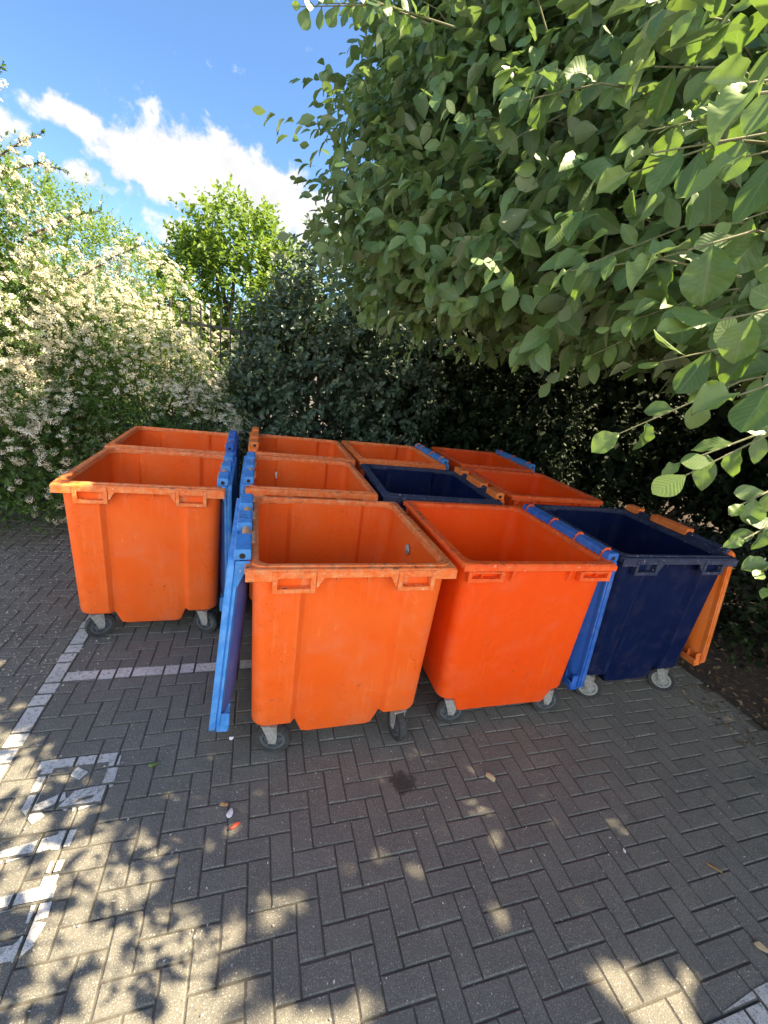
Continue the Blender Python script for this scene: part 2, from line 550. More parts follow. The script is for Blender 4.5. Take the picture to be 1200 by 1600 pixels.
# ------------------------------------------------------------------ ground: block paving, joints, markings, soil
def m_paver():
    t = NT('concrete_block')
    co = t.coords()
    rnd = t.node('Attribute', attribute_name='rnd').outputs['Fac']
    base = t.mix(rnd, (0.150, 0.153, 0.130), (0.180, 0.181, 0.152))
    big = t.ramp(t.noise(co, 0.8, 3), 0.35, 0.7)
    base = t.mix(t.math('MULTIPLY', big, 0.35), base, (0.155, 0.132, 0.100))
    fine = t.noise(co, 330, 2, 0.7)
    base = t.mix(t.ramp(fine, 0.35, 0.7), base, (0.070, 0.066, 0.060))
    v = t.node('TexVoronoi', {'Vector': co, 'Scale': 150.0}, feature='F1')
    spk = t.ramp(v.outputs['Distance'], 0.30, 0.18)
    pick = t.ramp(t.node('SeparateXYZ', {0: v.outputs['Color']}).outputs[0], 0.62, 0.70)
    base = t.mix(t.math('MULTIPLY', t.math('MULTIPLY', spk, pick), 0.75), base, (0.30, 0.29, 0.27))
    v2 = t.node('TexVoronoi', {'Vector': co, 'Scale': 38.0}, feature='F1')
    spk2 = t.ramp(v2.outputs['Distance'], 0.13, 0.07)
    pick2 = t.ramp(t.node('SeparateXYZ', {0: v2.outputs['Color']}).outputs[1], 0.78, 0.82)
    base = t.mix(t.math('MULTIPLY', spk2, pick2), base, (0.55, 0.53, 0.50))
    stain = t.ramp(t.noise(co, 2.6, 6, 0.7), 0.60, 0.74)
    base = t.mix(t.math('MULTIPLY', stain, 0.55), base, (0.025, 0.024, 0.023))
    # pale dust, and dirt gathered in patches
    dust = t.math('MULTIPLY', t.ramp(t.noise(co, 4.2, 6, 0.7), 0.48, 0.70), t.ramp(t.noise(co, 120, 3, 0.7), 0.40, 0.62))
    base = t.mix(t.math('MULTIPLY', dust, 0.45), base, (0.27, 0.245, 0.20))
    grit = t.ramp(t.noise(co, 170, 2, 0.5), 0.62, 0.68)
    base = t.mix(t.math('MULTIPLY', grit, 0.65), base, (0.42, 0.40, 0.36))
    pit = t.ramp(t.noise(co, 140, 3, 0.6), 0.36, 0.30)
    base = t.mix(t.math('MULTIPLY', pit, 0.75), base, (0.028, 0.027, 0.025))
    spot = t.node('VectorMath', {0: t.mapping(co, loc=(-.86, -1.60, 0))}, operation='LENGTH').outputs['Value']
    spot = t.math('ADD', spot, t.math('MULTIPLY', t.math('SUBTRACT', t.noise(co, 22, 4), 0.5), 0.12))
    base = t.mix(t.math('MULTIPLY', t.ramp(spot, 0.085, 0.05), 0.8), base, (0.022, 0.018, 0.014))
    h = t.math('ADD', t.math('SUBTRACT', fine, pit), t.math('MULTIPLY', t.noise(co, 60, 4), 1.5))
    p = t.principled(Base_Color=base, Roughness=0.85, Normal=t.bump(h, 0.6, 0.005))
    return t.done(p.outputs[0])


def m_joint():
    t = NT('joint_sand')
    co = t.coords()
    c = t.mix(t.noise(co, 90, 4, 0.7), (0.040, 0.037, 0.031), (0.12, 0.11, 0.09))
    mo = t.ramp(t.noise(co, 5, 4), 0.52, 0.68)
    c = t.mix(t.math('MULTIPLY', mo, 0.6), c, (0.02, 0.03, 0.008))
    p = t.principled(Base_Color=c, Roughness=0.95, Normal=t.bump(t.noise(co, 200, 3), 0.5, 0.004))
    return t.done(p.outputs[0])


def m_paint():
    t = NT('road_paint')
    co = t.coords()
    wear = t.ramp(t.noise(co, 42, 6, 0.8), 0.32, 0.50)
    wear2 = t.ramp(t.noise(co, 260, 2, 0.6), 0.30, 0.50)
    big = t.ramp(t.noise(co, 2.5, 3), 0.25, 0.6)
    c = t.mix(t.math('MULTIPLY', t.math('MULTIPLY', wear, wear2), t.math('ADD', t.math('MULTIPLY', big, 0.35), 0.6)), (0.085, 0.083, 0.08), (0.64, 0.64, 0.60))
    p = t.principled(Base_Color=c, Roughness=0.7, Normal=t.bump(t.noise(co, 330, 2, 0.7), 0.4, 0.003))
    return t.done(p.outputs[0])


def m_soil():
    t = NT('soil')
    co = t.coords()
    c = t.mix(t.noise(co, 9, 6, 0.7), (0.018, 0.012, 0.008), (0.06, 0.042, 0.028))
    p = t.principled(Base_Color=c, Roughness=0.95, Normal=t.bump(t.noise(co, 25, 6, 0.7), 0.9, 0.03))
    return t.done(p.outputs[0])


MAT_PAVER = m_paver()
MAT_PAINT = m_paint()
LX, LY = -1.2232, 2.9497           # a joint of the bonding pattern, on the painted bay line
BED_X = 3.80
GX0, GX1, GY0, GY1 = -4.2, BED_X, -3.0, 6.4

bm = bmesh.new()
add_box(bm, -300, 300, -300, 300, -0.40, -0.0065)
g = link('ground', bm_mesh('ground', bm, smooth=False), m_joint())
tag(g, 'dark sand and earth under the block paving', 'ground', kind='structure')

# herringbone blocks (200 x 100 mm), each with an eased edge, its own tilt and tone
gap, ch = 0.0026, 0.0055
bricks = []
i0, i1 = int((GX0 - LX) / .1) - 4, int((GX1 - LX) / .1) + 4
j0, j1 = int((GY0 - LY) / .1) - 4, int((GY1 - LY) / .1) + 4
for j in range(j0, j1):
    for i in range(i0, i1):
        m = (i - j) % 4
        x, y = LX - .05 + i * .1, LY + j * .1
        if m == 0: b = (x, y, x + .2, y + .1)          # laid across
        elif m == 3: b = (x, y, x + .1, y + .2)          # laid lengthwise
        else: continue
        bricks.append(b)
bricks = [b for b in bricks if b[0] > GX0 and b[2] < GX1 + .06 and b[1] > GY0 and b[3] < GY1]
nb = len(bricks)
B = np.array(bricks)
rt = np.clip(rng.normal(0, .0010, (nb, 3)), -.002, .002)
V = np.zeros((nb, 12, 3))
x0, y0, x1, y1 = B[:, 0] + gap, B[:, 1] + gap, B[:, 2] - gap, B[:, 3] - gap
x0 = x0 + rng.normal(0, .0008, nb); y1 = y1 + rng.normal(0, .0008, nb)
for k, (cx, cy) in enumerate(((x0, y0), (x1, y0), (x1, y1), (x0, y1))):
    sx = 1 if k in (0, 3) else -1
    sy = 1 if k in (0, 1) else -1
    tilt = rt[:, 0] + rt[:, 1] * sx * -.6 + rt[:, 2] * sy * -.6
    V[:, k] = np.stack([cx + sx * ch, cy + sy * ch, tilt], 1)
    V[:, 4 + k] = np.stack([cx, cy, tilt - .006], 1)
    V[:, 8 + k] = np.stack([cx, cy, np.full(nb, -.03)], 1)
FQ = [(0, 1, 2, 3)]
for k in range(4):
    k2 = (k + 1) % 4
    FQ += [(4 + k, 4 + k2, k2, k), (8 + k, 8 + k2, 4 + k2, 4 + k)]
FQ = np.array(FQ)
faces = (FQ[None] + (np.arange(nb) * 12)[:, None, None]).reshape(-1, 4)
me = bpy.data.meshes.new('block_paving')
me.from_pydata(V.reshape(-1, 3).tolist(), [], faces.tolist())
at = me.attributes.new('rnd', 'FLOAT', 'FACE')
at.data.foreach_set('value', np.repeat(rng.uniform(0, 1, nb), len(FQ)).astype(np.float32))
o = link('block_paving', me, MAT_PAVER)
tag(o, 'grey concrete block paving laid in herringbone', 'paving', kind='structure')


def clip(poly, b):
    def side(pts, ax, lim, sgn):
        out = []
        for k in range(len(pts)):
            p, q = pts[k], pts[(k + 1) % len(pts)]
            pin, qin = sgn * (p[ax] - lim) >= 0, sgn * (q[ax] - lim) >= 0
            if pin: out.append(p)
            if pin != qin:
                u = (lim - p[ax]) / (q[ax] - p[ax])
                out.append((p[0] + u * (q[0] - p[0]), p[1] + u * (q[1] - p[1])))
        return out
    for ax, lim, sgn in ((0, b[0], 1), (0, b[2], -1), (1, b[1], 1), (1, b[3], -1)):
        if len(poly) < 3: return []
        poly = side(poly, ax, lim, sgn)
    return poly if len(poly) >= 3 else []


def marking(name, polys, label):
    bm = bmesh.new()
    for ip, poly in enumerate(polys):
        xs = [p[0] for p in poly]; ys = [p[1] for p in poly]
        for k, b in enumerate(bricks):
            if b[2] < min(xs) or b[0] > max(xs) or b[3] < min(ys) or b[1] > max(ys): continue
            e = gap + ch * .8
            c = clip(poly, (b[0] + e, b[1] + e, b[2] - e, b[3] - e))
            if not c: continue
            zz = 0.0040 + ip * .00025
            bm.faces.new([bm.verts.new((p[0], p[1], zz)) for p in c])
    bmesh.ops.recalc_face_normals(bm, faces=bm.faces)
    o = link(name, bm_mesh(name, bm, smooth=False), MAT_PAINT)
    return tag(o, label, 'road marking', kind='structure')


def rect(x0, y0, x1, y1): return [(x0, y0), (x1, y0), (x1, y1), (x0, y1)]


def stroke(pts, w):
    out = []
    for (ax, ay), (bx, by) in zip(pts[:-1], pts[1:]):
        L = math.hypot(bx - ax, by - ay)
        if L < 1e-6: continue
        nx, ny = -(by - ay) / L * w / 2, (bx - ax) / L * w / 2
        ex, ey = (bx - ax) / L * w * .25, (by - ay) / L * w * .25
        out.append([(ax - ex + nx, ay - ey + ny), (ax - ex - nx, ay - ey - ny), (bx + ex - nx, by + ey - ny), (bx + ex + nx, by + ey + ny)])
    return out


def gpix(px, py):
    d = pix_dir(px, py)
    t = -CAM_H / d.z
    return (d.x * t, d.y * t)


marking('bay_line', [rect(LX - .05, 1.2, LX + .05, 3.55), rect(LX + .05, LY - .3, 0.55, LY - .2)],
        'worn white painted bay line along the block paving')
gl = [gpix(*p) for p in ((66, 1196), (182, 1182))]
strokes = []
for pts, w in (([(66, 1197), (182, 1183)], .055), ([(181, 1185), (168, 1228)], .05), ([(118, 1207), (128, 1212)], .05),
               ([(74, 1206), (62, 1226)], .05), ([(60, 1232), (45, 1262), (58, 1280)], .05), ([(150, 1235), (120, 1243), (100, 1262)], .05),
               ([(168, 1222), (150, 1252), (118, 1262)], .045), ([(62, 1262), (98, 1246)], .045), ([(100, 1312), (40, 1330), (0, 1342)], .06),
               ([(104, 1305), (96, 1322)], .07), ([(52, 1402), (0, 1416)], .06), ([(88, 1352), (72, 1392)], .055), ([(70, 1398), (60, 1432)], .07),
               ([(56, 1450), (40, 1476), (22, 1492)], .06), ([(24, 1490), (-20, 1500)], .05)):
    strokes += stroke([gpix(*p) for p in pts], w)
marking('painted_symbol', strokes, 'broken white painted bay symbol beside the bay line')
marking('corner_line', [[gpix(*p) for p in ((1105, 1600), (1180, 1545), (1230, 1520), (1230, 1640), (1105, 1640))]], 'pale painted patch at the near right corner')

CAR_PARK = simple('bounce_pale_concrete', (0.36, 0.345, 0.32), 0.9, 0, 0.25, 6)
bm = bmesh.new()
add_box(bm, -60, 60, -60, GY0 + .02, -.3, -.001)
tag(link('bounce_car_park', bm_mesh('bounce_car_park', bm, smooth=False), CAR_PARK), 'unseen pale concrete car park added for bounce light beyond the block paving', 'car park', kind='structure')  # unseen sheet, added to bounce sunlight onto the bin fronts
bm = bmesh.new()
add_box(bm, -60, GX0 + .02, GY0 + .021, 3.0, -.3, -.001)
tag(link('side_paving', bm_mesh('side_paving', bm, smooth=False), CAR_PARK), 'pale concrete beyond the left edge of the block paving', 'paving', kind='structure')
# planting bed on the right and behind: a bumpy soil sheet with leaf litter
def soil_sheet(name, x0, x1, y0, y1, nx, ny, label):
    bm = bmesh.new()
    grid = []
    for i in range(nx + 1):
        row = []
        for j in range(ny + 1):
            x = x0 + (x1 - x0) * i / nx
            y = y0 + (y1 - y0) * j / ny
            e = min(1, min(i, nx - i, j, ny - j) / 2)
            row.append(bm.verts.new((x + random.uniform(-.03, .03) * (i > 0), y + random.uniform(-.03, .03), .010 + e * (.012 + .010 * math.sin(x * 2.3) * math.cos(y * 1.9) + random.uniform(0, .016)))))
        grid.append(row)
    for i in range(nx):
        for j in range(ny):
            bm.faces.new((grid[i][j], grid[i + 1][j], grid[i + 1][j + 1], grid[i][j + 1]))
    o = link(name, bm_mesh(name, bm, 80), MAT_SOIL)
    return tag(o, label, 'soil', kind='structure')


MAT_SOIL = m_soil()
soil_sheet('soil_bed', BED_X, 14, -2, 10.5, 60, 70, 'dark soil bed beside the paving')
soil_sheet('hedge_soil', -9, BED_X, 6.0, 10.5, 60, 24, 'dark soil under the hedge')


# ------------------------------------------------------------------ bins
ORANGE = plastic('faded_orange_plastic', (0.82, 0.100, 0.004), (0.85, 0.175, 0.035), dirt=0.5, wear=0.5, rough=0.58, scratch=0.5)
ORANGE_RIM = rim_plastic('scuffed_orange_rim', (0.78, 0.140, 0.015), (0.78, 0.33, 0.13), 0.7)
BRIGHT = plastic('bright_orange_plastic', (0.84, 0.066, 0.001), (0.86, 0.115, 0.008), dirt=0.35, wear=0.3, rough=0.52, scratch=0.35, seed=3)
BRIGHT_RIM = rim_plastic('bright_orange_rim', (0.82, 0.082, 0.002), (0.82, 0.20, 0.04), 0.4, 2)
NAVY = plastic('navy_plastic', (0.0008, 0.0058, 0.040), (0.010, 0.024, 0.080), dirt=0.25, wear=0.12, rough=0.55, scratch=0.4, seed=5, grime=(0.02, 0.025, 0.045), spec=0.10)
NAVY_RIM = rim_plastic('navy_rim', (0.005, 0.012, 0.05), (0.04, 0.055, 0.11), 0.6, 4)
SKY_BLUE = plastic('light_blue_plastic', (0.040, 0.215, 0.60), (0.09, 0.29, 0.64), dirt=0.6, wear=0.5, rough=0.5, scratch=0.3, seed=8)
MID_BLUE = plastic('mid_blue_plastic', (0.014, 0.090, 0.40), (0.04, 0.15, 0.48), dirt=0.35, wear=0.5, rough=0.42, scratch=0.4, seed=9)
LID_ORANGE = plastic('lid_orange_plastic', (0.68, 0.120, 0.008), (0.74, 0.22, 0.05), dirt=0.5, wear=0.5, rough=0.4, scratch=0.4, seed=12)
LID_BULGE = {'light_blue_plastic': plastic('shade_tinted_blue', (0.05, 0.085, 0.31), (0.11, 0.12, 0.27), dirt=0.5, wear=0.7, rough=0.5, scratch=0.4, seed=14),  # blue bulge: deep shade and orange reflection painted into a darker colour
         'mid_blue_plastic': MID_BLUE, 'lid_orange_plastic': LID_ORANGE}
BLUE_KNUCKLE = rim_plastic('grimy_blue_hinge', (0.040, 0.215, 0.58), (0.10, 0.30, 0.60), 0.5, 6)
TAN = simple('worn_hinge_rod', (0.72, 0.36, 0.17), 0.6, var=0.4)
STEEL = simple('galvanised_steel', (0.46, 0.46, 0.44), 0.5, 0.3, 0.5, 40, (0.26, 0.21, 0.16))
TYRE = simple('dusty_rubber', (0.022, 0.022, 0.022), 0.8, 0, 0.0, 40, (0.06, 0.06, 0.056))
HUB = simple('grey_plastic_hub', (0.10, 0.11, 0.115), 0.6, 0, 0.5, 30)
PALE_HUB = simple('pale_plastic_hub', (0.36, 0.36, 0.33), 0.6, 0, 0.3, 30)
DARK = simple('dark_hole', (0.015, 0.015, 0.015), 0.9)
BW, BD, BH = 1.07, 1.13, 1.24


def rrect(hw, hd, r, seg=5):
    """rounded rectangle outline, counter-clockwise from the front-left corner"""
    pts = []
    for cx, cy, a0 in ((-1, -1, 180), (1, -1, 270), (1, 1, 0), (-1, 1, 90)):
        for k in range(seg + 1):
            a = R_(a0 + 90 * k / seg)
            pts.append((cx * (hw - r) + r * math.cos(a), cy * (hd - r) + r * math.sin(a)))
    return pts


def loft(bm, rings, close_first=False, close_last=False, flip=False):
    vr = [[bm.verts.new(p) for p in r] for r in rings]
    fs = []
    for a, b in zip(vr[:-1], vr[1:]):
        n = len(a)
        for k in range(n):
            q = (a[k], a[(k + 1) % n], b[(k + 1) % n], b[k])
            fs.append(bm.faces.new(q if not flip else tuple(reversed(q))))
    if close_first: fs.append(bm.faces.new(vr[0] if flip else list(reversed(vr[0]))))
    if close_last: fs.append(bm.faces.new(vr[-1] if not flip else list(reversed(vr[-1]))))
    return vr, fs


def body_mesh(recess, style):
    bm = bmesh.new()
    T0, T1 = BH - 0.02, 0.216
    belly = 0.105
    xr = 0.262

    def ring(t, inset):
        hw = (0.500 + (0.478 - 0.500) * t) - inset
        hd = (0.535 + (0.517 - 0.535) * t) - inset
        rc = 0.075
        front = []
        # front edge positions left to right, then corner, right side, then mirrored back
        sx = [(-xr - .012, 0), (-xr - .006, recess * .12), (-xr + .014, recess * .9), (-xr + .021, recess)] + [(x, recess) for x in (-.205, -.17, -.1, 0, .1, .17, .205)] + [(xr - .021, recess), (xr - .014, recess * .9), (xr + .006, recess * .12), (xr + .012, 0)]
        left = [(x, 0) for x in (-.392, -.374, -.330, -.30)]
        right = [(-p[0], 0) for p in reversed(left)]
        for x, dd in left + sx + right: front.append((x, -hd + dd))
        pts = []
        for k in range(6):
            a = R_(180 + 90 * k / 5)
            pts.append((-(hw - rc) + rc * math.cos(a), -(hd - rc) + rc * math.sin(a)))
        pts += front
        for k in range(6):
            a = R_(270 + 90 * k / 5)
            pts.append(((hw - rc) + rc * math.cos(a), -(hd - rc) + rc * math.sin(a)))
        half = pts
        back = [(x, -y) for x, y in reversed(half)]
        return half + back

    def zb(x):
        if style == 'tab':
            e = 0.362
        else:
            e = 0.236
        a = abs(x)
        if a < e - .035: return T1 - belly
        if a < e + .01: return T1 - belly + belly * (a - e + .035) / .045
        return T1

    rings = []
    steps = [(0, 0), (.25, 0), (.5, 0), (.75, 0), (1, 0)]
    for t, ins in steps:
        rings.append([(x, y, T0 + ((zb(x) + .035) - T0) * t) for x, y in ring(t, ins)])
    for a in (30, 60, 90):
        ins = .035 * (1 - math.cos(R_(a)))
        dz = .035 * math.sin(R_(a))
        rings.append([(x, y, zb(x) + .035 - dz) for x, y in ring(1, ins)])
    vr, fs = loft(bm, rings, flip=True)
    last = vr[-1]
    n = len(last)
    h = n // 2
    for k in range(h - 1):
        bm.faces.new((last[k], last[k + 1], last[n - 2 - k], last[n - 1 - k]))
    # inside
    def iring(t, ins):
        o = ring(t, ins)
        return o
    ir = []
    for t, ins in ((0, .022), (.3, .022), (.6, .022), (.9, .022), (.94, .04), (.955, .075)):
        ir.append([(x, y, T0 + (0.235 - T0) * t) for x, y in iring(t, ins)])
    loft(bm, ir, close_last=True)
    bmesh.ops.recalc_face_normals(bm, faces=fs)
    return bm_mesh('body', bm, 28)


def rim_mesh(style):
    bm = bmesh.new()
    hw, hd = BW / 2, BD / 2
    prof = [(0.006, BH - .040), (0.0, BH - .034), (0.0, BH - .006), (.006, BH), (.028, BH), (.031, BH + .007), (.052, BH + .007), (.058, BH), (.060, BH - .03),
            (.064, BH - .034), (.064, BH - .012), (.014, BH - .012), (.012, BH - .04)]
    if style == 'tab':
        prof = [(0.004, BH - .034), (0.0, BH - .03), (0.0, BH - .008), (.008, BH), (.046, BH), (.056, BH - .008), (.060, BH - .03), (.064, BH - .034), (.064, BH - .014), (.014, BH - .014), (.012, BH - .034)]
    rings = []
    for off, z in prof + [prof[0]]:
        rings.append([(x, y, z) for x, y in rrect(hw - off, hd - off, .03 + off * .75, 6)])
    loft(bm, rings)
    bmesh.ops.remove_doubles(bm, verts=bm.verts, dist=1e-5)
    bmesh.ops.recalc_face_normals(bm, faces=bm.faces)
    # front and back skirts with the drop at the corners and sloping shoulders by the handles
    ts = BH - .009
    for s in (-1, 1):
        y0, y1 = s * (hd + .003), s * (hd - .012)
        a0, a1 = min(y0, y1), max(y0, y1)
        if style == 'rib':
            for m in (-1, 1):
                c = [(m * hw * .992, ts), (m * hw * .992, BH - .062), (m * (hw - .125), BH - .062), (m * (hw - .125), ts)]
                add_prism(bm, c, 'y', a0, a1)
            c = [(-(hw - .329), ts), (-(hw - .329), BH - .100), (-(hw - .336), BH - .100), (-(hw - .368), BH - .046), ((hw - .368), BH - .046),
                 ((hw - .336), BH - .100), ((hw - .329), BH - .100), ((hw - .329), ts)]
            add_prism(bm, c, 'y', a0, a1)
            for xx in (-.10, .06):      # little vertical webs under the flange
                add_prism(bm, [(xx - .004, BH - .05), (xx + .004, BH - .05), (xx + .002, BH - .085), (xx - .002, BH - .085)], 'y', s * (hd - .035) - .012, s * (hd - .035) + .012)
        else:
            c = [(-hw * .99, ts), (-hw * .99, BH - .045), (hw * .99, BH - .045), (hw * .99, ts)]
            add_prism(bm, c, 'y', a0, a1)
            for m in (-1, 1):
                for xx in (m * .40, m * .20):
                    add_prism(bm, [(s * (hd - .045), BH - .045), (s * (hd - .002), BH - .045), (s * (hd - .010), BH - .10), (s * (hd - .032), BH - .13), (s * (hd - .045), BH - .13)], 'x', xx - .005, xx + .005)
    return bm_mesh('rim', bm, 30)


def handle_mesh(s, m, style):
    """one lifting pocket: a frame with a rectangular opening"""
    bm = bmesh.new()
    hw, hd = BW / 2, BD / 2
    xa, xb = sorted((m * (hw - .124), m * (hw - .326)))
    za, zb_ = BH - .128, BH - .010
    if style == 'tab':
        xa, xb = sorted((m * (hw - .04), m * (hw - .27)))
        za, zb_ = BH - .115, BH - .047
    y0, y1 = sorted((s * (hd + .007), s * (hd - .03)))
    f = .024
    e = .036 if style == 'rib' else .012
    add_box(bm, xa, xa + f, y0, y1, za, zb_)
    add_box(bm, xb - f, xb, y0, y1, za, zb_)
    add_box(bm, xa + f, xb - f, y0 + .0015 * (s < 0), y1 - .0015 * (s > 0), za, za + f)
    add_box(bm, xa + f, xb - f, y0 + .0015 * (s < 0), y1 - .0015 * (s > 0), zb_ - e, zb_)
    yb = s * (hd - .032)
    add_box(bm, xa + .004, xb - .004, min(yb, yb - s * .004), max(yb, yb - s * .004), za + .004, zb_ - .004)
    return bm_mesh('handle', bm, 30)


def lid_mesh(m, length=1.07, width=.97, bulge=.078):
    """double curved tray hanging from its hinge, in the hinge's frame: z down to -length; m = +1 when the bin lies towards +x"""
    bm = bmesh.new()
    hl, hd = length / 2, width / 2
    rings = []
    for ins, x, r in ((.000, -.034, .05), (.000, -.006, .05), (.006, -.004, .05), (.006, .004, .05), (.000, .006, .05), (.000, .014, .05), (.012, .016, .045), (.028, .016, .04), (.036, .022, .05), (.06, .045, .07), (.10, bulge * .85, .09), (.17, bulge, .10), (.30, bulge * 1.06, .1)):
        rings.append([(m * x, yy, -hl - .01 + zz) for zz, yy in rrect(hl - ins * 1.6, hd - ins, r, 5)])
    loft(bm, rings, close_last=True)
    bmesh.ops.recalc_face_normals(bm, faces=bm.faces)
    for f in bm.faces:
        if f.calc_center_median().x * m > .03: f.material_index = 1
    return bm_mesh('lid', bm, 30)


def lid_grip_mesh(m, length=1.07):
    """a finger pocket at the free edge of the lid, centred on y = 0"""
    bm = bmesh.new()
    for yy in (-.075, 0, .075):
        add_box(bm, *sorted((m * .004, m * .062)), yy - .005, yy + .005, -length - .005, -length + .12)
    add_box(bm, *sorted((m * .056, m * .066)), -.075, .075, -length - .002, -length + .06)
    return bm_mesh('lid_grip', bm, 30)


def knuckle_mesh(y0, y1, m, gusset):
    """a hinge block of the lid sitting on the flange (x = 0 at the hinge axis)"""
    bm = bmesh.new()
    add_prism(bm, [(-.040, .012), (-.034, .036), (.034, .040), (.040, .030), (.040, -.018), (-.040, -.022)], 'y', y0, y1)
    for e in ((y0,) if gusset else ()):
        add_prism(bm, [(m * .038, -.0185), (-m * .030, -.0185), (-m * .030, -.16), (-m * .018, -.16)], 'y', e - .014, e - .001)
    bmesh.ops.recalc_face_normals(bm, faces=bm.faces)
    return bm_mesh('hinge_knuckle', bm, 30)


def castor_parts():
    bm = bmesh.new()       # tyre + wheel turn about local X, centre at origin
    add_lathe(bm, [(.070, -.020), (.094, -.022), (.1, -.012), (.1, .012), (.094, .022), (.070, .020)], 28)
    tyre = bm_mesh('tyre', bm, 40)
    bm = bmesh.new()
    add_lathe(bm, [(.012, -.020), (.030, -.020), (.032, -.008), (.052, -.006), (.056, -.019), (.0705, -.019), (.0705, .019), (.056, .019), (.052, .006), (.032, .008), (.030, .020), (.012, .020)], 24)
    for k in range(5):
        M = Matrix.Rotation(2 * math.pi * k / 5, 4, 'X')
        add_box(bm, -.016, .016, -.006, .006, .028, .06, M)
    hub = bm_mesh('hub', bm, 35)
    bm = bmesh.new()       # fork: two tapered cheeks, bridge, swivel head, top plate (wheel centre at origin)
    for s in (-1, 1):
        add_prism(bm, [(-.018, -.016), (.018, -.016), (.028, .02), (.062, .106), (-.022, .106), (-.026, .02)], 'x', s * .029, s * .033)
    add_box(bm, -.033, .033, -.022, .062, .1062, .1095)
    add_box(bm, -.042, .042, -.022, .065, .1097, .1135)
    add_tube(bm, [(-.037, 0, 0), (.037, 0, 0)], .010, 10)
    fork = bm_mesh('castor', bm, 35)
    return fork, tyre, hub


FORK, TYRE_M, HUB_M = castor_parts()
_cache = {}


def cached(key, fn):
    if key not in _cache: _cache[key] = fn()
    return _cache[key]


def make_bin(label, x, y, yaw, sx, sd, bmat, rmat, style, hinge, lidmat, lidlabel, blocks, rods, rodmat, tilt, wheels, hubmat=HUB, hooks=None, lidlen=1.07, gus=True, hx=.0, hz=.0):
    t = empty('wheeled_bin', (x, y, 0), R_(yaw))
    t.scale = (1 + sx, 1 + sd, 1)
    tag(t, label, 'wheelie bin', 'open wheeled bins parked in rows')
    rec = .032 if style == 'rib' else .003
    link('body', cached(('b', style), lambda: body_mesh(rec, style)).copy(), bmat, t)
    link('rim', cached(('r', style), lambda: rim_mesh(style)).copy(), rmat, t, .003, 2)
    for s in (-1, 1):
        for m in (-1, 1):
            link('handle', cached(('h', style, s, m), lambda: handle_mesh(s, m, style)).copy(), rmat, t, .004, 2)
    for (ux, uy), a in zip(((-1, -1), (1, -1), (-1, 1), (1, 1)), wheels):
        c = link('castor', FORK.copy(), STEEL, t)
        c.location = (ux * .375, uy * .468, .1)
        c.rotation_euler = (0, 0, R_(a))
        # swivel about the head, which sits 20 mm off the axle
        c.location.x -= -math.sin(R_(a)) * .02
        c.location.y -= math.cos(R_(a)) * .02
        link('tyre', TYRE_M.copy(), TYRE, c)
        link('hub', HUB_M.copy(), hubmat, c)
    if hinge:
        m = -hinge                       # towards the bin from the hinge
        hxp = hinge * (BW / 2 + .012 + hx)
        zz = BH + .020 + hz
        lid = link('lid', cached(('l', m, lidlen), lambda: lid_mesh(m, lidlen)).copy(), [lidmat, LID_BULGE[lidmat.name]], t)
        lid.location = (hxp + hinge * .028, 0, zz)
        lid.rotation_euler = (0, R_(-tilt * hinge), 0)
        so = lid.modifiers.new('wall', 'SOLIDIFY')
        so.thickness = .006
        so.offset = 0
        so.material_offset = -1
        tag(lid, lidlabel)
        for gy in (-.395, .395):
            g = link('lid_grip', cached(('g', m, lidlen), lambda: lid_grip_mesh(m, lidlen)).copy(), lidmat, lid, .002, 1)
            g.location = (0, gy, 0)
        inv = Matrix.Rotation(R_(tilt * hinge), 4, 'Y')
        for k, (y0, y1) in enumerate(blocks):
            kb = link('hinge_knuckle', knuckle_mesh(y0, y1, m, gus and k == 0), BLUE_KNUCKLE if lidmat is SKY_BLUE else lidmat, lid, .005, 2)
            kb.location = inv @ Vector((-hinge * .028, 0, .008))
            kb.rotation_euler = (0, R_(tilt * hinge), 0)
        bm = bmesh.new()
        hy = blocks[0][0]
        add_tube(bm, [(0, hy - .0025, 0), (0, hy + .01, 0)], .014, 14)
        pc = link('knuckle_hole', bm_mesh('knuckle_hole', bm), DARK, t)  # dark disc painted as the shaded hole in the knuckle end
        pc.location = (hxp, 0, zz + .012)
        for (y0, y1) in rods:
            bm = bmesh.new()
            add_tube(bm, [(0, y0, 0), (0, y1, 0)], .021, 12)
            add_box(bm, *sorted((-hinge * .002, -hinge * .045)), y0 + .006, y1 - .006, -.028, -.004)
            rd = link('hinge_rod', bm_mesh('hinge_rod', bm), rodmat, t)
            rd.location = (hxp - hinge * .010, 0, zz + .004)
        for yy in (hooks or ()):
            bm = bmesh.new()
            pts = [(hinge * .030, -.02), (hinge * .028, .035), (hinge * .012, .056), (-hinge * .012, .054), (-hinge * .034, .03), (-hinge * .05, -.018)]
            add_tube(bm, [(p[0], yy, p[1]) for p in pts], .009, 8)
            hk = link('hinge_hook', bm_mesh('hinge_hook', bm), rmat, t)
            hk.location = (hxp - hinge * .005, 0, zz)
    return t


BL_A = [(-.48, -.28), (-.13, .07), (.20, .40)]
RD_A = [(-.28, -.13), (.07, .20), (.40, .46)]
BL_B = [(-.50, .48)]
BL_C = [(-.50, -.30), (-.17, .16), (.29, .50)]
BL_D = [(-.14, .22), (.36, .50)]
RD_D = [(-.47, -.14), (.22, .36)]
RD_C = [(-.30, -.17), (.16, .29)]

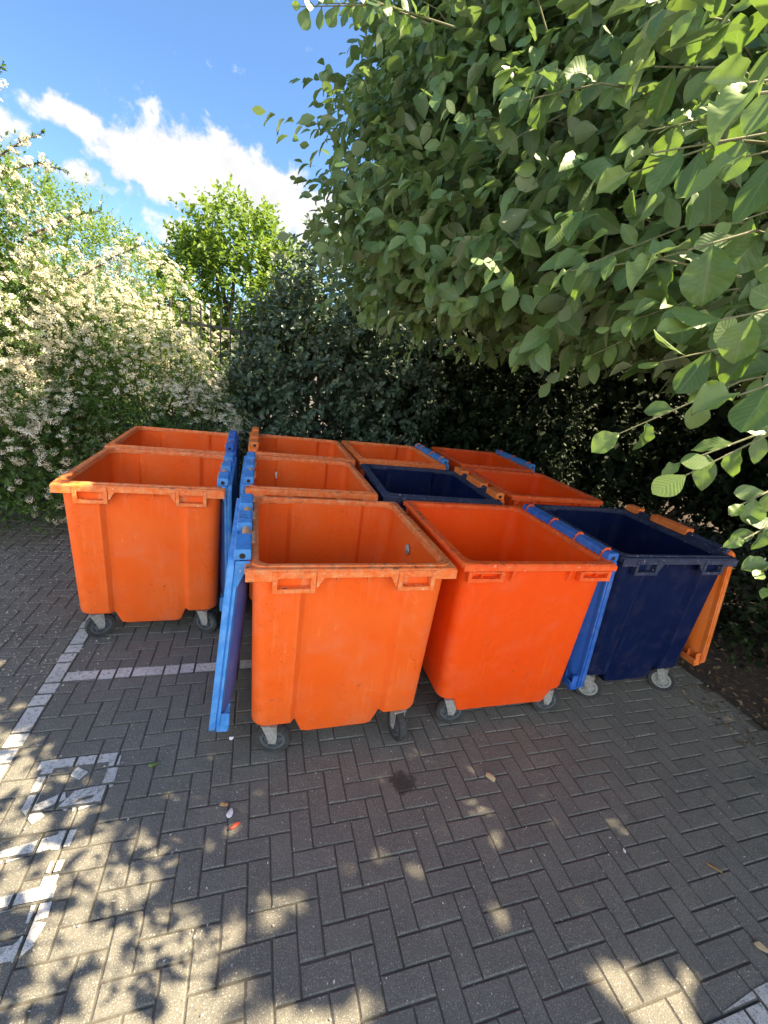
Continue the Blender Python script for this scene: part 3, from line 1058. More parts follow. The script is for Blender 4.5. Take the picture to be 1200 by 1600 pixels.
bins = {}
bins['F1'] = make_bin('front scuffed orange bin whose light blue lid hangs down its left side to the paving', .514, 2.409, .34, .035, .01, ORANGE, ORANGE_RIM, 'rib', -1, SKY_BLUE,
                      'light blue lid hanging open', BL_A, RD_A, TAN, 4.6, (75, 8, 10, -20))
bins['F2'] = make_bin('bright smooth orange bin between the front scuffed orange bin and the navy bin', 1.676, 2.456, -.49, .014, .011, BRIGHT, BRIGHT_RIM, 'tab', 1, MID_BLUE,
                      'mid blue lid hanging open', BL_B, [], BRIGHT_RIM, 4.0, (78, 76, 0, 30), hooks=(-.44, -.18, .10, .42), gus=False, hz=-.02)
bins['F3'] = make_bin('navy bin at the right end of the front row with orange lid', 2.889, 2.53, -.41, .002, -.008, NAVY, NAVY_RIM, 'rib', 1, LID_ORANGE,
                      'brown orange lid hanging open', BL_D, RD_D, NAVY_RIM, 10.5, (50, 33, 10, -10), hubmat=PALE_HUB, gus=False)
bins['L1'] = make_bin('orange bin standing apart at the left with its light blue lid on the right side', -.741, 3.62, .62, -.012, .019, ORANGE, ORANGE_RIM, 'rib', 1, SKY_BLUE,
                      'light blue lid hanging open', BL_A, RD_A, TAN, 1.2, (118, 72, 0, 0), hx=-.035)
bins['L2'] = make_bin('orange bin at the back left under the flowering shrub', -.782, 4.80, 1.06, -.004, -.011, ORANGE, ORANGE_RIM, 'rib', 1, MID_BLUE,
                      'mid blue lid hanging open', BL_A, RD_A, TAN, 1.0, (-30, 25, 0, 0), hx=-.03)
bins['M1'] = make_bin('orange bin with a white sticker inside, directly behind the front scuffed orange bin', .444, 3.714, .03, -.029, .014, ORANGE, ORANGE_RIM, 'rib', -1, SKY_BLUE,
                      'light blue lid hanging open', BL_A, RD_A, TAN, 1.2, (0, 20, 0, 10), hx=-.035)
bins['M2'] = make_bin('navy bin with an orange lid hinge in the middle of the group', 1.576, 3.67, -2.55, .026, -.006, NAVY, NAVY_RIM, 'rib', 1, LID_ORANGE,
                      'orange lid hanging open', BL_C, RD_C, NAVY_RIM, 1.5, (0, 30, 0, 10), gus=False, hx=-.02)
bins['M3'] = make_bin('orange bin behind the right end navy bin, its hinge side bare', 2.891, 3.876, -1.75, 0, -.013, BRIGHT, BRIGHT_RIM, 'tab', 0, None, None, [], [], None, 0, (0, 10, 20, 0))
bins['T1'] = make_bin('orange back row bin with an orange hinge bar on its left rim', .494, 4.94, -.01, .003, 0, ORANGE, ORANGE_RIM, 'rib', -1, LID_ORANGE,
                      'orange lid hanging open', BL_C, RD_C, ORANGE_RIM, 1.0, (0, 0, 0, 0), hx=-.03, hz=.03)
bins['T2'] = make_bin('orange back row bin directly behind the navy bin in the middle', 1.611, 5.008, .44, -.014, .003, ORANGE, ORANGE_RIM, 'rib', 1, SKY_BLUE,
                      'blue lid hanging open', BL_B, [], ORANGE_RIM, 1.5, (0, 0, 0, 0), hooks=(-.40, -.1, .25, .42), gus=False, hz=-.01)
bins['T3'] = make_bin('orange bin at the right end of the back row deep in the shade', 2.95, 5.14, -2.06, -.034, -.024, BRIGHT, BRIGHT_RIM, 'tab', 1, SKY_BLUE,
                      'blue lid hanging open', BL_B, [], BRIGHT_RIM, 3.0, (0, 0, 0, 0), hooks=(-.40, 0, .38), gus=False, hz=-.01)

# drain boss, stickers inside
bm = bmesh.new()
add_lathe(bm, [(.004, .012), (.016, .012), (.022, .008), (.036, .004), (.038, 0), (.004, 0)], 18)
boss = link('lock_boss', bm_mesh('lock_boss', bm), STEEL, bins['F1'])
boss.location = (.466, .02, 1.08); boss.rotation_euler = (0, R_(180), 0)
boss2 = link('lock_boss', boss.data.copy(), None, bins['M3']); boss2.location = (.468, -.14, 1.09); boss2.rotation_euler = (0, R_(180), 0)
WHITE = simple('white_paper', (0.75, 0.74, 0.72), 0.8, 0, 0.2, 60)
bm = bmesh.new()
vs = []
for k in range(12):
    a = 2 * math.pi * k / 12
    rr = .034 * (1 + .22 * math.sin(a * 3 + 1))
    vs.append((rr * math.cos(a), rr * .9 * math.sin(a)))
add_prism(bm, vs, 'y', 0, .003)
st = link('sticker', bm_mesh('sticker', bm), WHITE, bins['M1'])
st.location = (-.24, .484, 1.07)
tag(st, 'torn white sticker on the inside wall')



# ------------------------------------------------------------------ vegetation
T_LEAF_NEAR = leaf_template((0, .06, .2, .4, .62, .82, .94, 1), oval(.33, .75, .56), 5, .22, .35, .02)
T_LEAF = leaf_template((0, .12, .4, .7, .92, 1), oval(.31, .75, .55), 3, .22, .35)
T_LEAF_FAR = leaf_template((0, .35, .75, 1), oval(.33, .7, .55), 3, .2, .3)
T_SMALL = leaf_template((0, .4, 1), oval(.24, .8, .5), 3, .2, .2)
T_LANCE = leaf_template((0, .15, .5, .85, 1), oval(.20, .8, .5), 3, .25, .35)


def petal_cluster():
    """a domed head of small five-petalled flowers, unit radius"""
    r = np.random.default_rng(3)
    V, UV, F = [], [], []
    pts = [(0, 0)] + [(.38, k * 60 + 20) for k in range(6)] + [(.70, k * 36) for k in range(10)] + [(1.0, k * 27.7 + 9) for k in range(13)]
    for rad, a in pts:
        rad *= r.uniform(.85, 1.15)
        c = np.array([rad * math.cos(R_(a)), rad * math.sin(R_(a)), .5 * math.sqrt(max(0, 1.1 - (rad * .9) ** 2))]) + r.normal(0, .07, 3)
        n = norm(np.array([c[0] * .8, c[1] * .8, .6]) + r.normal(0, .3, 3))
        u = norm(np.cross(n, [0.3, 1, 0.2])); v = np.cross(n, u)
        b = len(V)
        th = r.uniform(0, 3.14)
        uu = u * math.cos(th) + v * math.sin(th); vv = -u * math.sin(th) + v * math.cos(th)
        s = .17
        for q in ((-1, -.8), (1, -.8), (1, .8), (-1, .8)):
            V.append(c + (uu * q[0] + vv * q[1]) * s + n * .05 * abs(q[0]))
            UV.append((.5 + q[0] * .5, .5 + q[1] * .5))
        F.append((b, b + 1, b + 2, b + 3))
    return np.array(V), np.array(UV), np.array(F)


T_FLOWER = petal_cluster()


def flower_mat():
    t = NT('cream_blossom')
    rnd = t.node('Attribute', attribute_name='rnd').outputs['Fac']
    cr = t.node('ValToRGB', {'Fac': rnd})
    el = cr.color_ramp.elements
    el[0].color = (0.60, 0.54, 0.36, 1)
    el[1].color = (0.80, 0.78, 0.68, 1)
    p = t.principled(Base_Color=cr.outputs[0], Roughness=0.7)
    tr = t.node('BsdfTranslucent', {'Color': (0.8, 0.75, 0.5, 1)})
    return t.done(t.node('MixShader', {0: 0.3, 1: p.outputs[0], 2: tr.outputs[0]}).outputs[0])


def bark_mat(name, a, b):
    t = NT(name)
    co = t.coords()
    n = t.noise(t.mapping(co, scale=(20, 20, 5)), 1.0, 6, 0.7)
    p = t.principled(Base_Color=t.mix(t.ramp(n, .3, .7), a, b), Roughness=0.9, Normal=t.bump(n, 0.8, 0.01))
    return t.done(p.outputs[0])


BARK = bark_mat('grey_bark', (0.045, 0.038, 0.03), (0.13, 0.115, 0.095))
TWIG = bark_mat('green_twig', (0.10, 0.11, 0.05), (0.17, 0.17, 0.10))
CREAM = flower_mat()
M_TREE = leaf_mat('overhanging_leaf', [(0.040, 0.092, 0.026), (0.070, 0.140, 0.040), (0.105, 0.180, 0.055), (0.18, 0.27, 0.065)], back=(0.18, 0.225, 0.145), vein=(0.18, 0.24, 0.13), veins=0.5, bump=0.10, trans=0.26, tcol=(0.26, 0.44, 0.04))
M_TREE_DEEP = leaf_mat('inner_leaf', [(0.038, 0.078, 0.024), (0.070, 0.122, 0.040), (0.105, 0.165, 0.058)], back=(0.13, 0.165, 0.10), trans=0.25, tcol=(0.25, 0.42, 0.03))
M_PYRA = leaf_mat('hedge_leaf', [(0.022, 0.055, 0.010), (0.045, 0.10, 0.016), (0.10, 0.19, 0.03)], trans=0.28)
M_DARK = leaf_mat('dark_glossy_leaf', [(0.036, 0.068, 0.042), (0.062, 0.105, 0.062), (0.10, 0.15, 0.09)], back=(0.12, 0.14, 0.10), vein=(.07, .10, .06), veins=.3, trans=0.10, gloss=0.33, coat=0.6)
M_BRIGHT = leaf_mat('bright_leaf', [(0.065, 0.120, 0.016), (0.115, 0.195, 0.026), (0.17, 0.26, 0.035)], trans=0.36, tcol=(0.34, 0.50, 0.05))
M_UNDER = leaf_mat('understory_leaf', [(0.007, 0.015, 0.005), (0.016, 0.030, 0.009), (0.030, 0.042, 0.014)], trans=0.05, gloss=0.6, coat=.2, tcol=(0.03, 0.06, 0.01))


def plant(name, label, cat, base, ells, n, L, k, size, tpl, mat, r, group=None, outward=.8, up=.45, inner=.72, lump=.14, zmin=.15, spread=1.0,
          flowers=0, fsize=.03, fkeep=None, stems=10, stem_r=.03, keep=None, fill=0, fill_size=.08, fill_mat=None, droop=.15, trunk=None, wsc=None, limit=None):
    t = empty(name, base)
    tag(t, label, cat, group)
    bx = np.array(base)
    P, O = blob_points(ells, n, r, inner, 1.0, lump, zmin, keep)
    D = norm(O * outward + np.array([0, 0, up]) + r.normal(0, .35, O.shape))
    Ls = L * r.uniform(.5, 1.35, len(P))
    p, d, nn, s, rn = shoots(P, D, Ls, k, size, r, spread=spread, droop=droop)
    ok = np.linalg.norm(p - np.array([0, 0, CAM_H]), axis=1) > .45
    if zmin is not None: ok &= p[:, 2] > zmin * .6
    if limit is not None: ok &= limit(p)
    p, d, nn, s, rn = p[ok], d[ok], nn[ok], s[ok], rn[ok]
    o = link('foliage' if trunk is None else 'crown', foliage_mesh('foliage', tpl, p - bx, d, nn, s, rn), mat, t)
    if fill:
        P2, O2 = blob_points(ells, fill, r, .25, inner + .1, lump, zmin, keep)
        ok = (np.linalg.norm(P2 - np.array([0, 0, CAM_H]), axis=1) > .9)
        if limit is not None: ok &= limit(P2)
        P2, O2 = P2[ok], O2[ok]
        m = len(P2)
        link('inner_foliage', foliage_mesh('inner_foliage', T_SMALL if fill_size < .06 else T_LEAF_FAR, P2 - bx, norm(r.normal(0, 1, (m, 3)) + [0, 0, -.2]), norm(O2 + r.normal(0, .5, (m, 3)) + [0, 0, .6]), fill_size * r.uniform(.7, 1.4, m), r.uniform(0, .7, m)), fill_mat or mat, t)
    if flowers:
        Pf, Of = blob_points(ells, flowers, r, inner + .12, 1.04, lump, zmin, keep)
        if fkeep is not None:
            kf = fkeep(Pf, r)
            Pf, Of = Pf[kf], Of[kf]
        m = len(Pf)
        nf = norm(Of + np.array([0, 0, .55]) + r.normal(0, .3, (m, 3)))
        df = norm(np.cross(nf, r.normal(0, 1, (m, 3))))
        link('blossom', foliage_mesh('blossom', T_FLOWER, Pf - bx + Of * .03, df, nf, fsize * r.uniform(.6, 1.3, m), np.clip(r.normal(.55, .25, m), 0, 1), None, False), CREAM, t)
    tips = P[r.choice(len(P), min(stems, len(P)), replace=False)]
    link('stem' if trunk is None else 'trunk', limbs_mesh('stem', (0, 0, 0.0), [tuple(q - bx) for q in tips], stem_r, stem_r * .25, r), BARK, t)
    return t


r1 = np.random.default_rng(11)
# --- flowering hedge along the left and back
patch = lambda th, zc=1.1: (lambda P, r: (np.clip((P[:, 2] - zc) * 1.2, -1.2, .5) + np.sin(P[:, 0] * 3.1 + P[:, 2] * 2.2) + np.sin(P[:, 1] * 2.7 - P[:, 2] * 3.4) + r.normal(0, .7, len(P))) > th)
plant('flowering_shrub', 'tall cream flowering shrub arching up at the left edge', 'shrub', (-3.3, 5.9, 0),
      [(-3.4, 5.9, 1.6, 1.35, 1.15, 1.7), (-3.1, 5.9, 2.9, .95, .8, 1.0), (-3.3, 6.0, 3.4, .8, .7, .75), (-4.2, 5.5, 1.4, 1.2, 1.2, 1.4), (-2.5, 6.2, 1.5, .9, .8, 1.4), (-2.75, 5.15, .62, .9, .62, .7), (-2.05, 5.5, .7, .6, .5, .8), (-3.6, 5.7, 2.9, .8, .7, .9)],
      4800, .26, 9, .052, T_SMALL, M_PYRA, r1, 'flowering shrubs along the hedge', flowers=9500, fsize=.036, fkeep=patch(-.25, 1.4), fill=13000, fill_size=.06)
plant('flowering_shrub', 'flowering shrub covered in pale blossom behind the back left bin', 'shrub', (-1.3, 6.5, 0),
      [(-1.5, 6.4, 1.2, 1.0, .75, 1.25), (-.85, 6.35, .95, .75, .55, .85), (-2.0, 6.4, 1.8, .7, .6, 1.0), (-1.1, 6.0, .9, .9, .5, .8)],
      2800, .22, 9, .048, T_SMALL, M_PYRA, r1, 'flowering shrubs along the hedge', flowers=5600, fsize=.030, fkeep=patch(-.25, 1.0), fill=6000, fill_size=.055)
plant('flowering_shrub', 'thin flowering shrub with a few bare shoots rising beside the metal fence', 'shrub', (-1.6, 7.3, 0),
      [(-1.7, 7.4, 2.2, .9, .6, 1.1), (-.5, 7.9, 1.7, .6, .4, .7)],
      1000, .26, 9, .045, T_SMALL, M_PYRA, r1, 'flowering shrubs along the hedge', flowers=1500, fsize=.034, fkeep=patch(-.6), fill=1500, fill_size=.05)
tall = next(o for o in COL.objects if o.get('label', '').startswith('tall cream'))
tbx = np.array([-3.3, 5.9, 0])
for k, (b0, tip_) in enumerate((((-2.95, 6.0, 3.7), (-2.50, 6.2, 4.55)), ((-2.8, 6.0, 3.5), (-2.22, 6.2, 4.05)), ((-2.7, 6.0, 3.5), (-2.05, 6.2, 3.75)), ((-3.2, 5.9, 3.9), (-2.95, 6.0, 4.55)), ((-2.5, 6.1, 3.0), (-1.75, 6.2, 3.45)), ((-2.2, 6.2, 2.6), (-1.35, 6.2, 3.2)))):
    b0, tip_ = np.array(b0), np.array(tip_)
    mid_ = (b0 + tip_) / 2 + np.array([.12, 0, .12])
    bm = bmesh.new()
    add_tube(bm, [tuple(b0 - tbx), tuple(mid_ - tbx), tuple(tip_ - tbx)], [.012, .008, .003], 6)
    sh = link('shoot', bm_mesh('shoot', bm), BARK, tall)
    u = r1.uniform(0, 1, 70)[:, None]
    q = np.where(u < .5, b0 + (mid_ - b0) * u * 2, mid_ + (tip_ - mid_) * (u * 2 - 1))
    ax = norm(tip_ - b0)
    link('shoot_leaves', foliage_mesh('shoot_leaves', T_SMALL, q - tbx, norm(ax * .6 + r1.normal(0, .6, q.shape)), norm(r1.normal(0, .5, q.shape) + [0, 0, 1]), .05 * r1.uniform(.7, 1.2, 70), r1.uniform(0, .6, 70)), M_PYRA, sh)
    qf = q[(u[:, 0] < .72)][:34] + r1.normal(0, .035, (len(q[(u[:, 0] < .72)][:34]), 3))
    nf = norm(r1.normal(0, .5, qf.shape) + np.array([.2, -.3, .8]))
    link('shoot_blossom', foliage_mesh('shoot_blossom', T_FLOWER, qf - tbx, norm(np.cross(nf, r1.normal(0, 1, qf.shape))), nf, .034 * r1.uniform(.6, 1.2, len(qf)), r1.uniform(.3, 1, len(qf)), None, False), CREAM, sh)
# --- green trees beyond the hedge
plant('broadleaf_tree', 'sunlit bright green tree standing beyond the metal fence', 'tree', (-.8, 12.4, 0),
      [(-.7, 12.4, 3.4, 1.5, 1.4, 1.6), (-.6, 12.2, 4.45, 1.05, 1.0, .95), (.2, 12.3, 3.5, 1.15, 1.1, 1.2), (-1.6, 12.3, 3.0, 1.1, 1.0, 1.3), (.8, 12.3, 2.8, 1.1, 1.0, 1.2), (-.6, 12.3, 2.0, 1.6, 1.2, 1.3)],
      2300, .5, 9, .13, T_LEAF_FAR, M_BRIGHT, r1, 'trees beyond the hedge', outward=.7, up=.7, inner=.55, lump=.2, stems=14, stem_r=.12, trunk=1)
plant('broadleaf_tree', 'feathery green tree rising behind the tall flowering shrub', 'tree', (-3.8, 9.6, 0),
      [(-4.0, 9.6, 2.9, 1.4, 1.0, 1.5), (-2.8, 9.4, 2.7, 1.1, .9, 1.4), (-5.4, 9.5, 2.6, 1.3, 1.0, 1.5), (-3.2, 9.3, 1.6, 1.6, 1.0, 1.4)],
      4200, .40, 10, .075, T_SMALL, M_BRIGHT, r1, 'trees beyond the hedge', outward=.5, up=1.0, inner=.6, lump=.2, stems=14, stem_r=.08, trunk=1)
# --- dark evergreen shrubs behind the bins
plant('evergreen_shrub', 'dense dark evergreen shrub behind the middle of the bins', 'shrub', (1.0, 7.1, 0),
      [(.75, 7.0, 1.5, 1.15, 1.0, 1.65), (1.0, 7.1, 2.9, .8, .8, 1.05), (.55, 7.0, 2.2, .55, .6, .9), (.28, 6.8, 1.2, .7, .7, 1.2), (1.9, 6.9, 1.6, 1.0, .85, 1.6), (2.2, 7.2, 2.6, .9, .8, 1.1)],
      2900, .26, 9, .092, T_LEAF_FAR, M_DARK, r1, 'evergreen shrubs behind the bins', fill=5000, fill_size=.09, stems=12, outward=.8, up=.2)
plant('evergreen_shrub', 'darkest evergreen shrub in deep shade behind the right end bins', 'shrub', (3.9, 7.0, 0),
      [(3.5, 6.9, 1.3, 1.1, .8, 1.5), (4.6, 6.7, 1.4, 1.2, 1.0, 1.6), (3.4, 7.2, 2.5, 1.2, .8, 1.2), (4.8, 7.2, 2.8, 1.3, .9, 1.4)],
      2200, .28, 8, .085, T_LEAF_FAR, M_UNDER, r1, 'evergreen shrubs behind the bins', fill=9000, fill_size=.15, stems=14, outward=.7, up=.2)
plant('evergreen_shrub', 'shaded evergreen shrub deep under the overhanging tree on the soil bed', 'shrub', (7.6, 6.0, 0),
      [(6.9, 6.6, 1.6, 1.5, 1.2, 1.8), (8.4, 5.2, 1.7, 1.4, 1.5, 1.9), (9.4, 3.6, 1.7, 1.4, 1.6, 1.9), (7.8, 6.8, 3.2, 1.8, 1.3, 1.6), (9.6, 4.4, 3.6, 1.5, 2.0, 1.6)],
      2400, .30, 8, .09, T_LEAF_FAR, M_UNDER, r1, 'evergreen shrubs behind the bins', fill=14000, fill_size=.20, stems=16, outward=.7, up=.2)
plant('low_shrub', 'low dark ground shrub beside the navy bin on the soil bed', 'shrub', (5.0, 3.6, 0),
      [(5.1, 3.7, .25, .55, .6, .45), (5.2, 2.9, .4, .6, .6, .6), (4.9, 2.2, .35, .55, .5, .55), (4.9, 4.8, .3, .7, .6, .5), (6.0, 2.0, .5, .7, .7, .7)],
      700, .2, 8, .055, T_LEAF_FAR, M_UNDER, r1, None, fill=1500, fill_size=.08, stems=12, stem_r=.01, zmin=.05)
for kk, (bx_, by_, ee) in enumerate(((13.0, 1.5, [(13.0, 2.5, 2.2, 2.2, 2.6, 2.6), (12.5, -1.5, 2.0, 2.0, 2.4, 2.4)]), ((11.5), 9.5, [(11.5, 9.5, 2.6, 2.6, 2.4, 2.8), (10.0, 11.0, 3.0, 2.4, 2.0, 3.0)]), ((5.5), 11.0, [(5.5, 11.0, 2.6, 2.6, 1.6, 2.6), (3.0, 11.2, 2.2, 1.8, 1.4, 2.2), (7.8, 11.2, 2.6, 1.8, 1.5, 2.7)]))):  # first tree is out of view, added to block side light
    plant('evergreen_tree', ('unseen dark tree added at the far right to block side light', 'dark tree closing the gap far right behind the shaded shrub', 'dark tree behind the evergreen shrubs at the back of the bed')[kk], 'tree', (bx_, by_, 0), ee,
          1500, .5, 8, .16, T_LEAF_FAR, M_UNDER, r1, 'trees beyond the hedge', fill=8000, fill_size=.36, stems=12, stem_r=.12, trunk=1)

# --- the big tree overhanging from the right
SD = np.array(SUN_DIR)
# gaps in the crown, given by where their light reaches the paving
HOLES = [(1.42, .66, .12), (1.56, .64, .08), (1.64, .50, .15), (1.80, .62, .08), (1.40, .50, .08), (.76, 1.63, .10), (.55, 1.25, .09), (.95, 1.0, .08), (.3, 1.45, .1), (1.0, 1.75, .09), (2.3, 1.75, .09), (.8, .75, .1), (1.25, 1.2, .08),
         (-.1, 1.9, .1), (-.75, 2.4, .1), (.05, 1.62, .08), (-.3, 1.75, .08), (.62, 1.02, .08), (.42, 1.72, .08), (1.32, 1.62, .08), (1.62, 1.28, .08), (.72, 1.36, .07), (2.0, 1.2, .08), (-.5, 3.9, .09), (.2, 1.15, .1), (1.1, .95, .07)]

_hr = random.Random(4)
HOLES += [(_hr.uniform(-.55, 1.5), _hr.uniform(.75, 1.85), _hr.uniform(.05, .072)) for _ in range(20)]


def in_gap(p):
    q = p[:, :2] - SD[None, :2] / SD[2] * p[:, 2:3]
    bad = np.zeros(len(p), bool)
    for hx, hy, hr in HOLES: bad |= np.hypot(q[:, 0] - hx, q[:, 1] - hy) < hr * 1.12
    return bad


def sunny_edge(p):
    """the crown's near side leans with the light: nothing grows out beyond this slanting plane"""
    q = p[:, :2] - SD[None, :2] / SD[2] * p[:, 2:3]
    q[in_gap(p), 0] = -9
    rag = rng.exponential(.10, len(q)) + .10 * np.sin(q[:, 0] * 7 + q[:, 1] * 5) + .08 * np.sin(q[:, 1] * 13 - q[:, 0] * 4)
    return q[:, 0] > .36 - .85 * (q[:, 1] - .7) + rag


def wall(p):      # the crown stops at a ragged side plane facing the bins and above a drooping lower edge
    xb = .52 + .16 * np.clip(p[:, 2] - 3.2, 0, 2.5) + .10 * np.sin(p[:, 1] * 2.1 + p[:, 2] * 1.7) + .35 * np.clip((2.6 - p[:, 1]) / 2.0, 0, 1) + .25 * np.clip((3.3 - p[:, 2]), 0, 1)
    zl = 2.38 + .9 * np.clip(.95 - p[:, 0], 0, .6) * np.clip(p[:, 1] - 1.8, 0, 1) + .12 * np.sin(p[:, 0] * 3 + p[:, 1] * 2) + .10 * np.clip(p[:, 1] - 1.5, 0, 3)
    return (p[:, 0] > xb) & (p[:, 2] > zl) & sunny_edge(p)


TREE_BASE = (7.2, 3.3, 0)
tree = empty('overhanging_tree', TREE_BASE)
tag(tree, 'large green leaved tree overhanging the bins from the right', 'tree')
tb = np.array(TREE_BASE)
r2 = np.random.default_rng(5)
ells = [(3.6, 2.4, 4.3, 3.3, 2.7, 2.3), (5.6, 3.0, 5.4, 2.8, 3.0, 2.4), (2.3, 3.0, 3.7, 1.9, 1.5, 1.5), (3.2, 4.2, 4.2, 2.4, 1.6, 2.0), (2.6, 1.6, 4.0, 1.9, 1.2, 1.6), (5.4, .2, 5.2, 2.6, 2.2, 1.9), (7.4, 1.0, 4.6, 2.4, 2.6, 2.4), (2.7, 3.7, 6.1, 1.8, 1.6, 1.7), (4.2, -.6, 4.6, 1.9, 1.3, 1.2)]
# outer shoots on the side facing the bins: fine leaves
def band(n, lo, hi, yl, zh):
    """shoots in the slab just behind the side plane"""
    y = r2.uniform(yl[0], yl[1], n)
    z = r2.uniform(zh[0], zh[1], n)
    q = np.stack([np.zeros(n), y, z], 1)
    xb = .52 + .16 * np.clip(z - 3.2, 0, 2.5) + .10 * np.sin(y * 2.1 + z * 1.7) + .35 * np.clip((2.6 - y) / 2.0, 0, 1) + .25 * np.clip(3.3 - z, 0, 1)
    q[:, 0] = xb + lo + (hi - lo) * r2.uniform(0, 1, n) ** 1.2
    thin = (q[:, 2] > 2.36) & (r2.uniform(0, 1, n) < .06)
    return q[wall(q) | thin]


ctr = band(270, .03, .9, (1.6, 4.4), (2.3, 5.8))
P = np.repeat(ctr, 9, axis=0) + r2.normal(0, 1, (len(ctr) * 9, 3)) * np.array([.15, .20, .13])
P = P[wall(P)]
D = norm(np.array([-.75, -.25, .25]) + r2.normal(0, .45, P.shape))
a = shoots(P, D, .30 * r2.uniform(.6, 1.3, len(P)), 8, .100, r2, spread=1.0, droop=.55, upn=.5, size_var=.4, jit=.4)
P = band(700, .12, 1.0, (.2, 1.8), (2.3, 4.6))
D = norm(np.array([-.7, -.1, .1]) + r2.normal(0, .45, P.shape))
b = shoots(P, D, .32 * r2.uniform(.6, 1.3, len(P)), 8, .115, r2, spread=1.0, droop=.6, upn=.5, size_var=.4, jit=.4)
P = band(75, -.02, .25, (1.3, 4.4), (2.4, 5.2))
D = norm(np.array([-.85, -.15, .15]) + r2.normal(0, .3, P.shape))
e_ = shoots(P, D, .48 * r2.uniform(.6, 1.2, len(P)), 11, .092, r2, spread=.9, droop=.5, upn=.55, size_var=.35)
outer = [np.concatenate([a[i], b[i], e_[i]]) for i in range(5)]
ok = (np.linalg.norm(outer[0] - np.array([0, 0, CAM_H]), axis=1) > .62) & ~in_gap(outer[0])
outer = [v[ok] for v in outer]
link('crown', foliage_mesh('crown', T_LEAF, outer[0] - tb, *outer[1:]), M_TREE, tree)
# the rest of the crown, over and behind
P, O = blob_points(ells, 6800, r2, .6, 1.0, .15, 2.5, wall)
D = norm(O + np.array([0, 0, .3]) + r2.normal(0, .4, O.shape))
c = shoots(P, D, .35 * r2.uniform(.6, 1.3, len(P)), 7, .115, r2, droop=.3)
ok = (np.linalg.norm(c[0] - np.array([0, 0, CAM_H]), axis=1) > .9) & wall(c[0])
c = [v[ok] for v in c]
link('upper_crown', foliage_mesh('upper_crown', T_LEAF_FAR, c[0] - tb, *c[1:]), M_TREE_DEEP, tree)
P, O = blob_points(ells, 34000, r2, .12, .8, .1, 2.6, wall)
ok = np.linalg.norm(P - np.array([0, 0, CAM_H]), axis=1) > 2.2
P, O = P[ok], O[ok]
m = len(P)
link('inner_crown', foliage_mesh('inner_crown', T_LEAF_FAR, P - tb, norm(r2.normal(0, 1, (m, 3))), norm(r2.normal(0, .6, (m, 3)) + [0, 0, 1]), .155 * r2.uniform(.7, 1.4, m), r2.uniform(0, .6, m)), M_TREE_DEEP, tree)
bm = bmesh.new()
add_tube(bm, [(0, 0, -.05), (.05, .02, 1.0), (-.02, .05, 2.2), (.1, 0, 3.6), (.1, .1, 5.0)], [.24, .19, .17, .12, .06], 12)
link('trunk', bm_mesh('trunk', bm), BARK, tree)
for tip in ((1.1, 3.2, 3.4), (1.3, 2.2, 3.0), (1.2, 1.2, 2.9), (2.0, 3.8, 3.4), (2.2, .4, 3.6), (3.5, 5.0, 4.6), (4.0, .8, 5.0), (6.5, 4.5, 6.0), (2.6, 2.4, 5.4), (1.6, 1.8, 2.7)):
    z0 = r2.uniform(1.4, 3.0)
    b0 = Vector((0, 0, z0)); e = Vector(tip) - Vector(TREE_BASE)
    bm = bmesh.new()
    pts = [b0.lerp(e, u) + Vector((0, 0, .5 * math.sin(u * math.pi))) + Vector(r2.normal(0, .06, 3)) for u in np.linspace(0, 1, 9)]
    add_tube(bm, pts, [.085 * (1 - .88 * u) for u in np.linspace(0, 1, 9)], 7)
    link('limb', bm_mesh('limb', bm), BARK, tree)


def hero_spray(pts, n, size, r, spread=1.0, mat=None, rad=.004, rnd=None, flip=0.5, tipleaf=True):
    """a drooping shoot of the tree with large single leaves, given as a polyline in world space"""
    pts = [np.array(p, float) for p in pts]
    seg = [np.linalg.norm(b - a) for a, b in zip(pts[:-1], pts[1:])]
    tot = sum(seg)
    P, D, N, S, Q = [], [], [], [], []
    view = np.array([0, 0, CAM_H])
    for j in range(n):
        u = .15 + .85 * j / max(1, n - 1)
        d = u * tot
        k = 0
        while k < len(seg) - 1 and d > seg[k]:
            d -= seg[k]; k += 1
        q = pts[k] + (pts[k + 1] - pts[k]) * min(1, d / seg[k])
        ax = norm(pts[k + 1] - pts[k])
        tv = norm(view - q)
        sd = norm(np.cross(ax, tv)) * (1 if j % 2 else -1)
        if j == n - 1 and tipleaf: ld = ax + r.normal(0, .15, 3)
        else: ld = ax * r.uniform(.25, .8) + sd * spread * r.uniform(.5, 1.1) + np.array([0, 0, -r.uniform(.1, .75)]) + r.normal(0, .2, 3)
        nn = tv * r.uniform(.5, 1.0) + np.array([-.15, -.1, .7]) + r.normal(0, .42, 3)
        P.append(q); D.append(norm(ld)); N.append(norm(nn)); S.append(size * r.uniform(.6, 1.12) * (.7 if j == n - 1 else 1))
        Q.append((r.uniform(.85, 1.0) if j == n - 1 else r.uniform(.05, .8)) if rnd is None else rnd)
    return pts, np.array(P), np.array(D), np.array(N), np.array(S), np.array(Q)


def at(px, py, d):
    v = pix_dir(px, py) * d
    return (v.x, v.y, v.z + CAM_H)


r3 = np.random.default_rng(21)
sprays = []
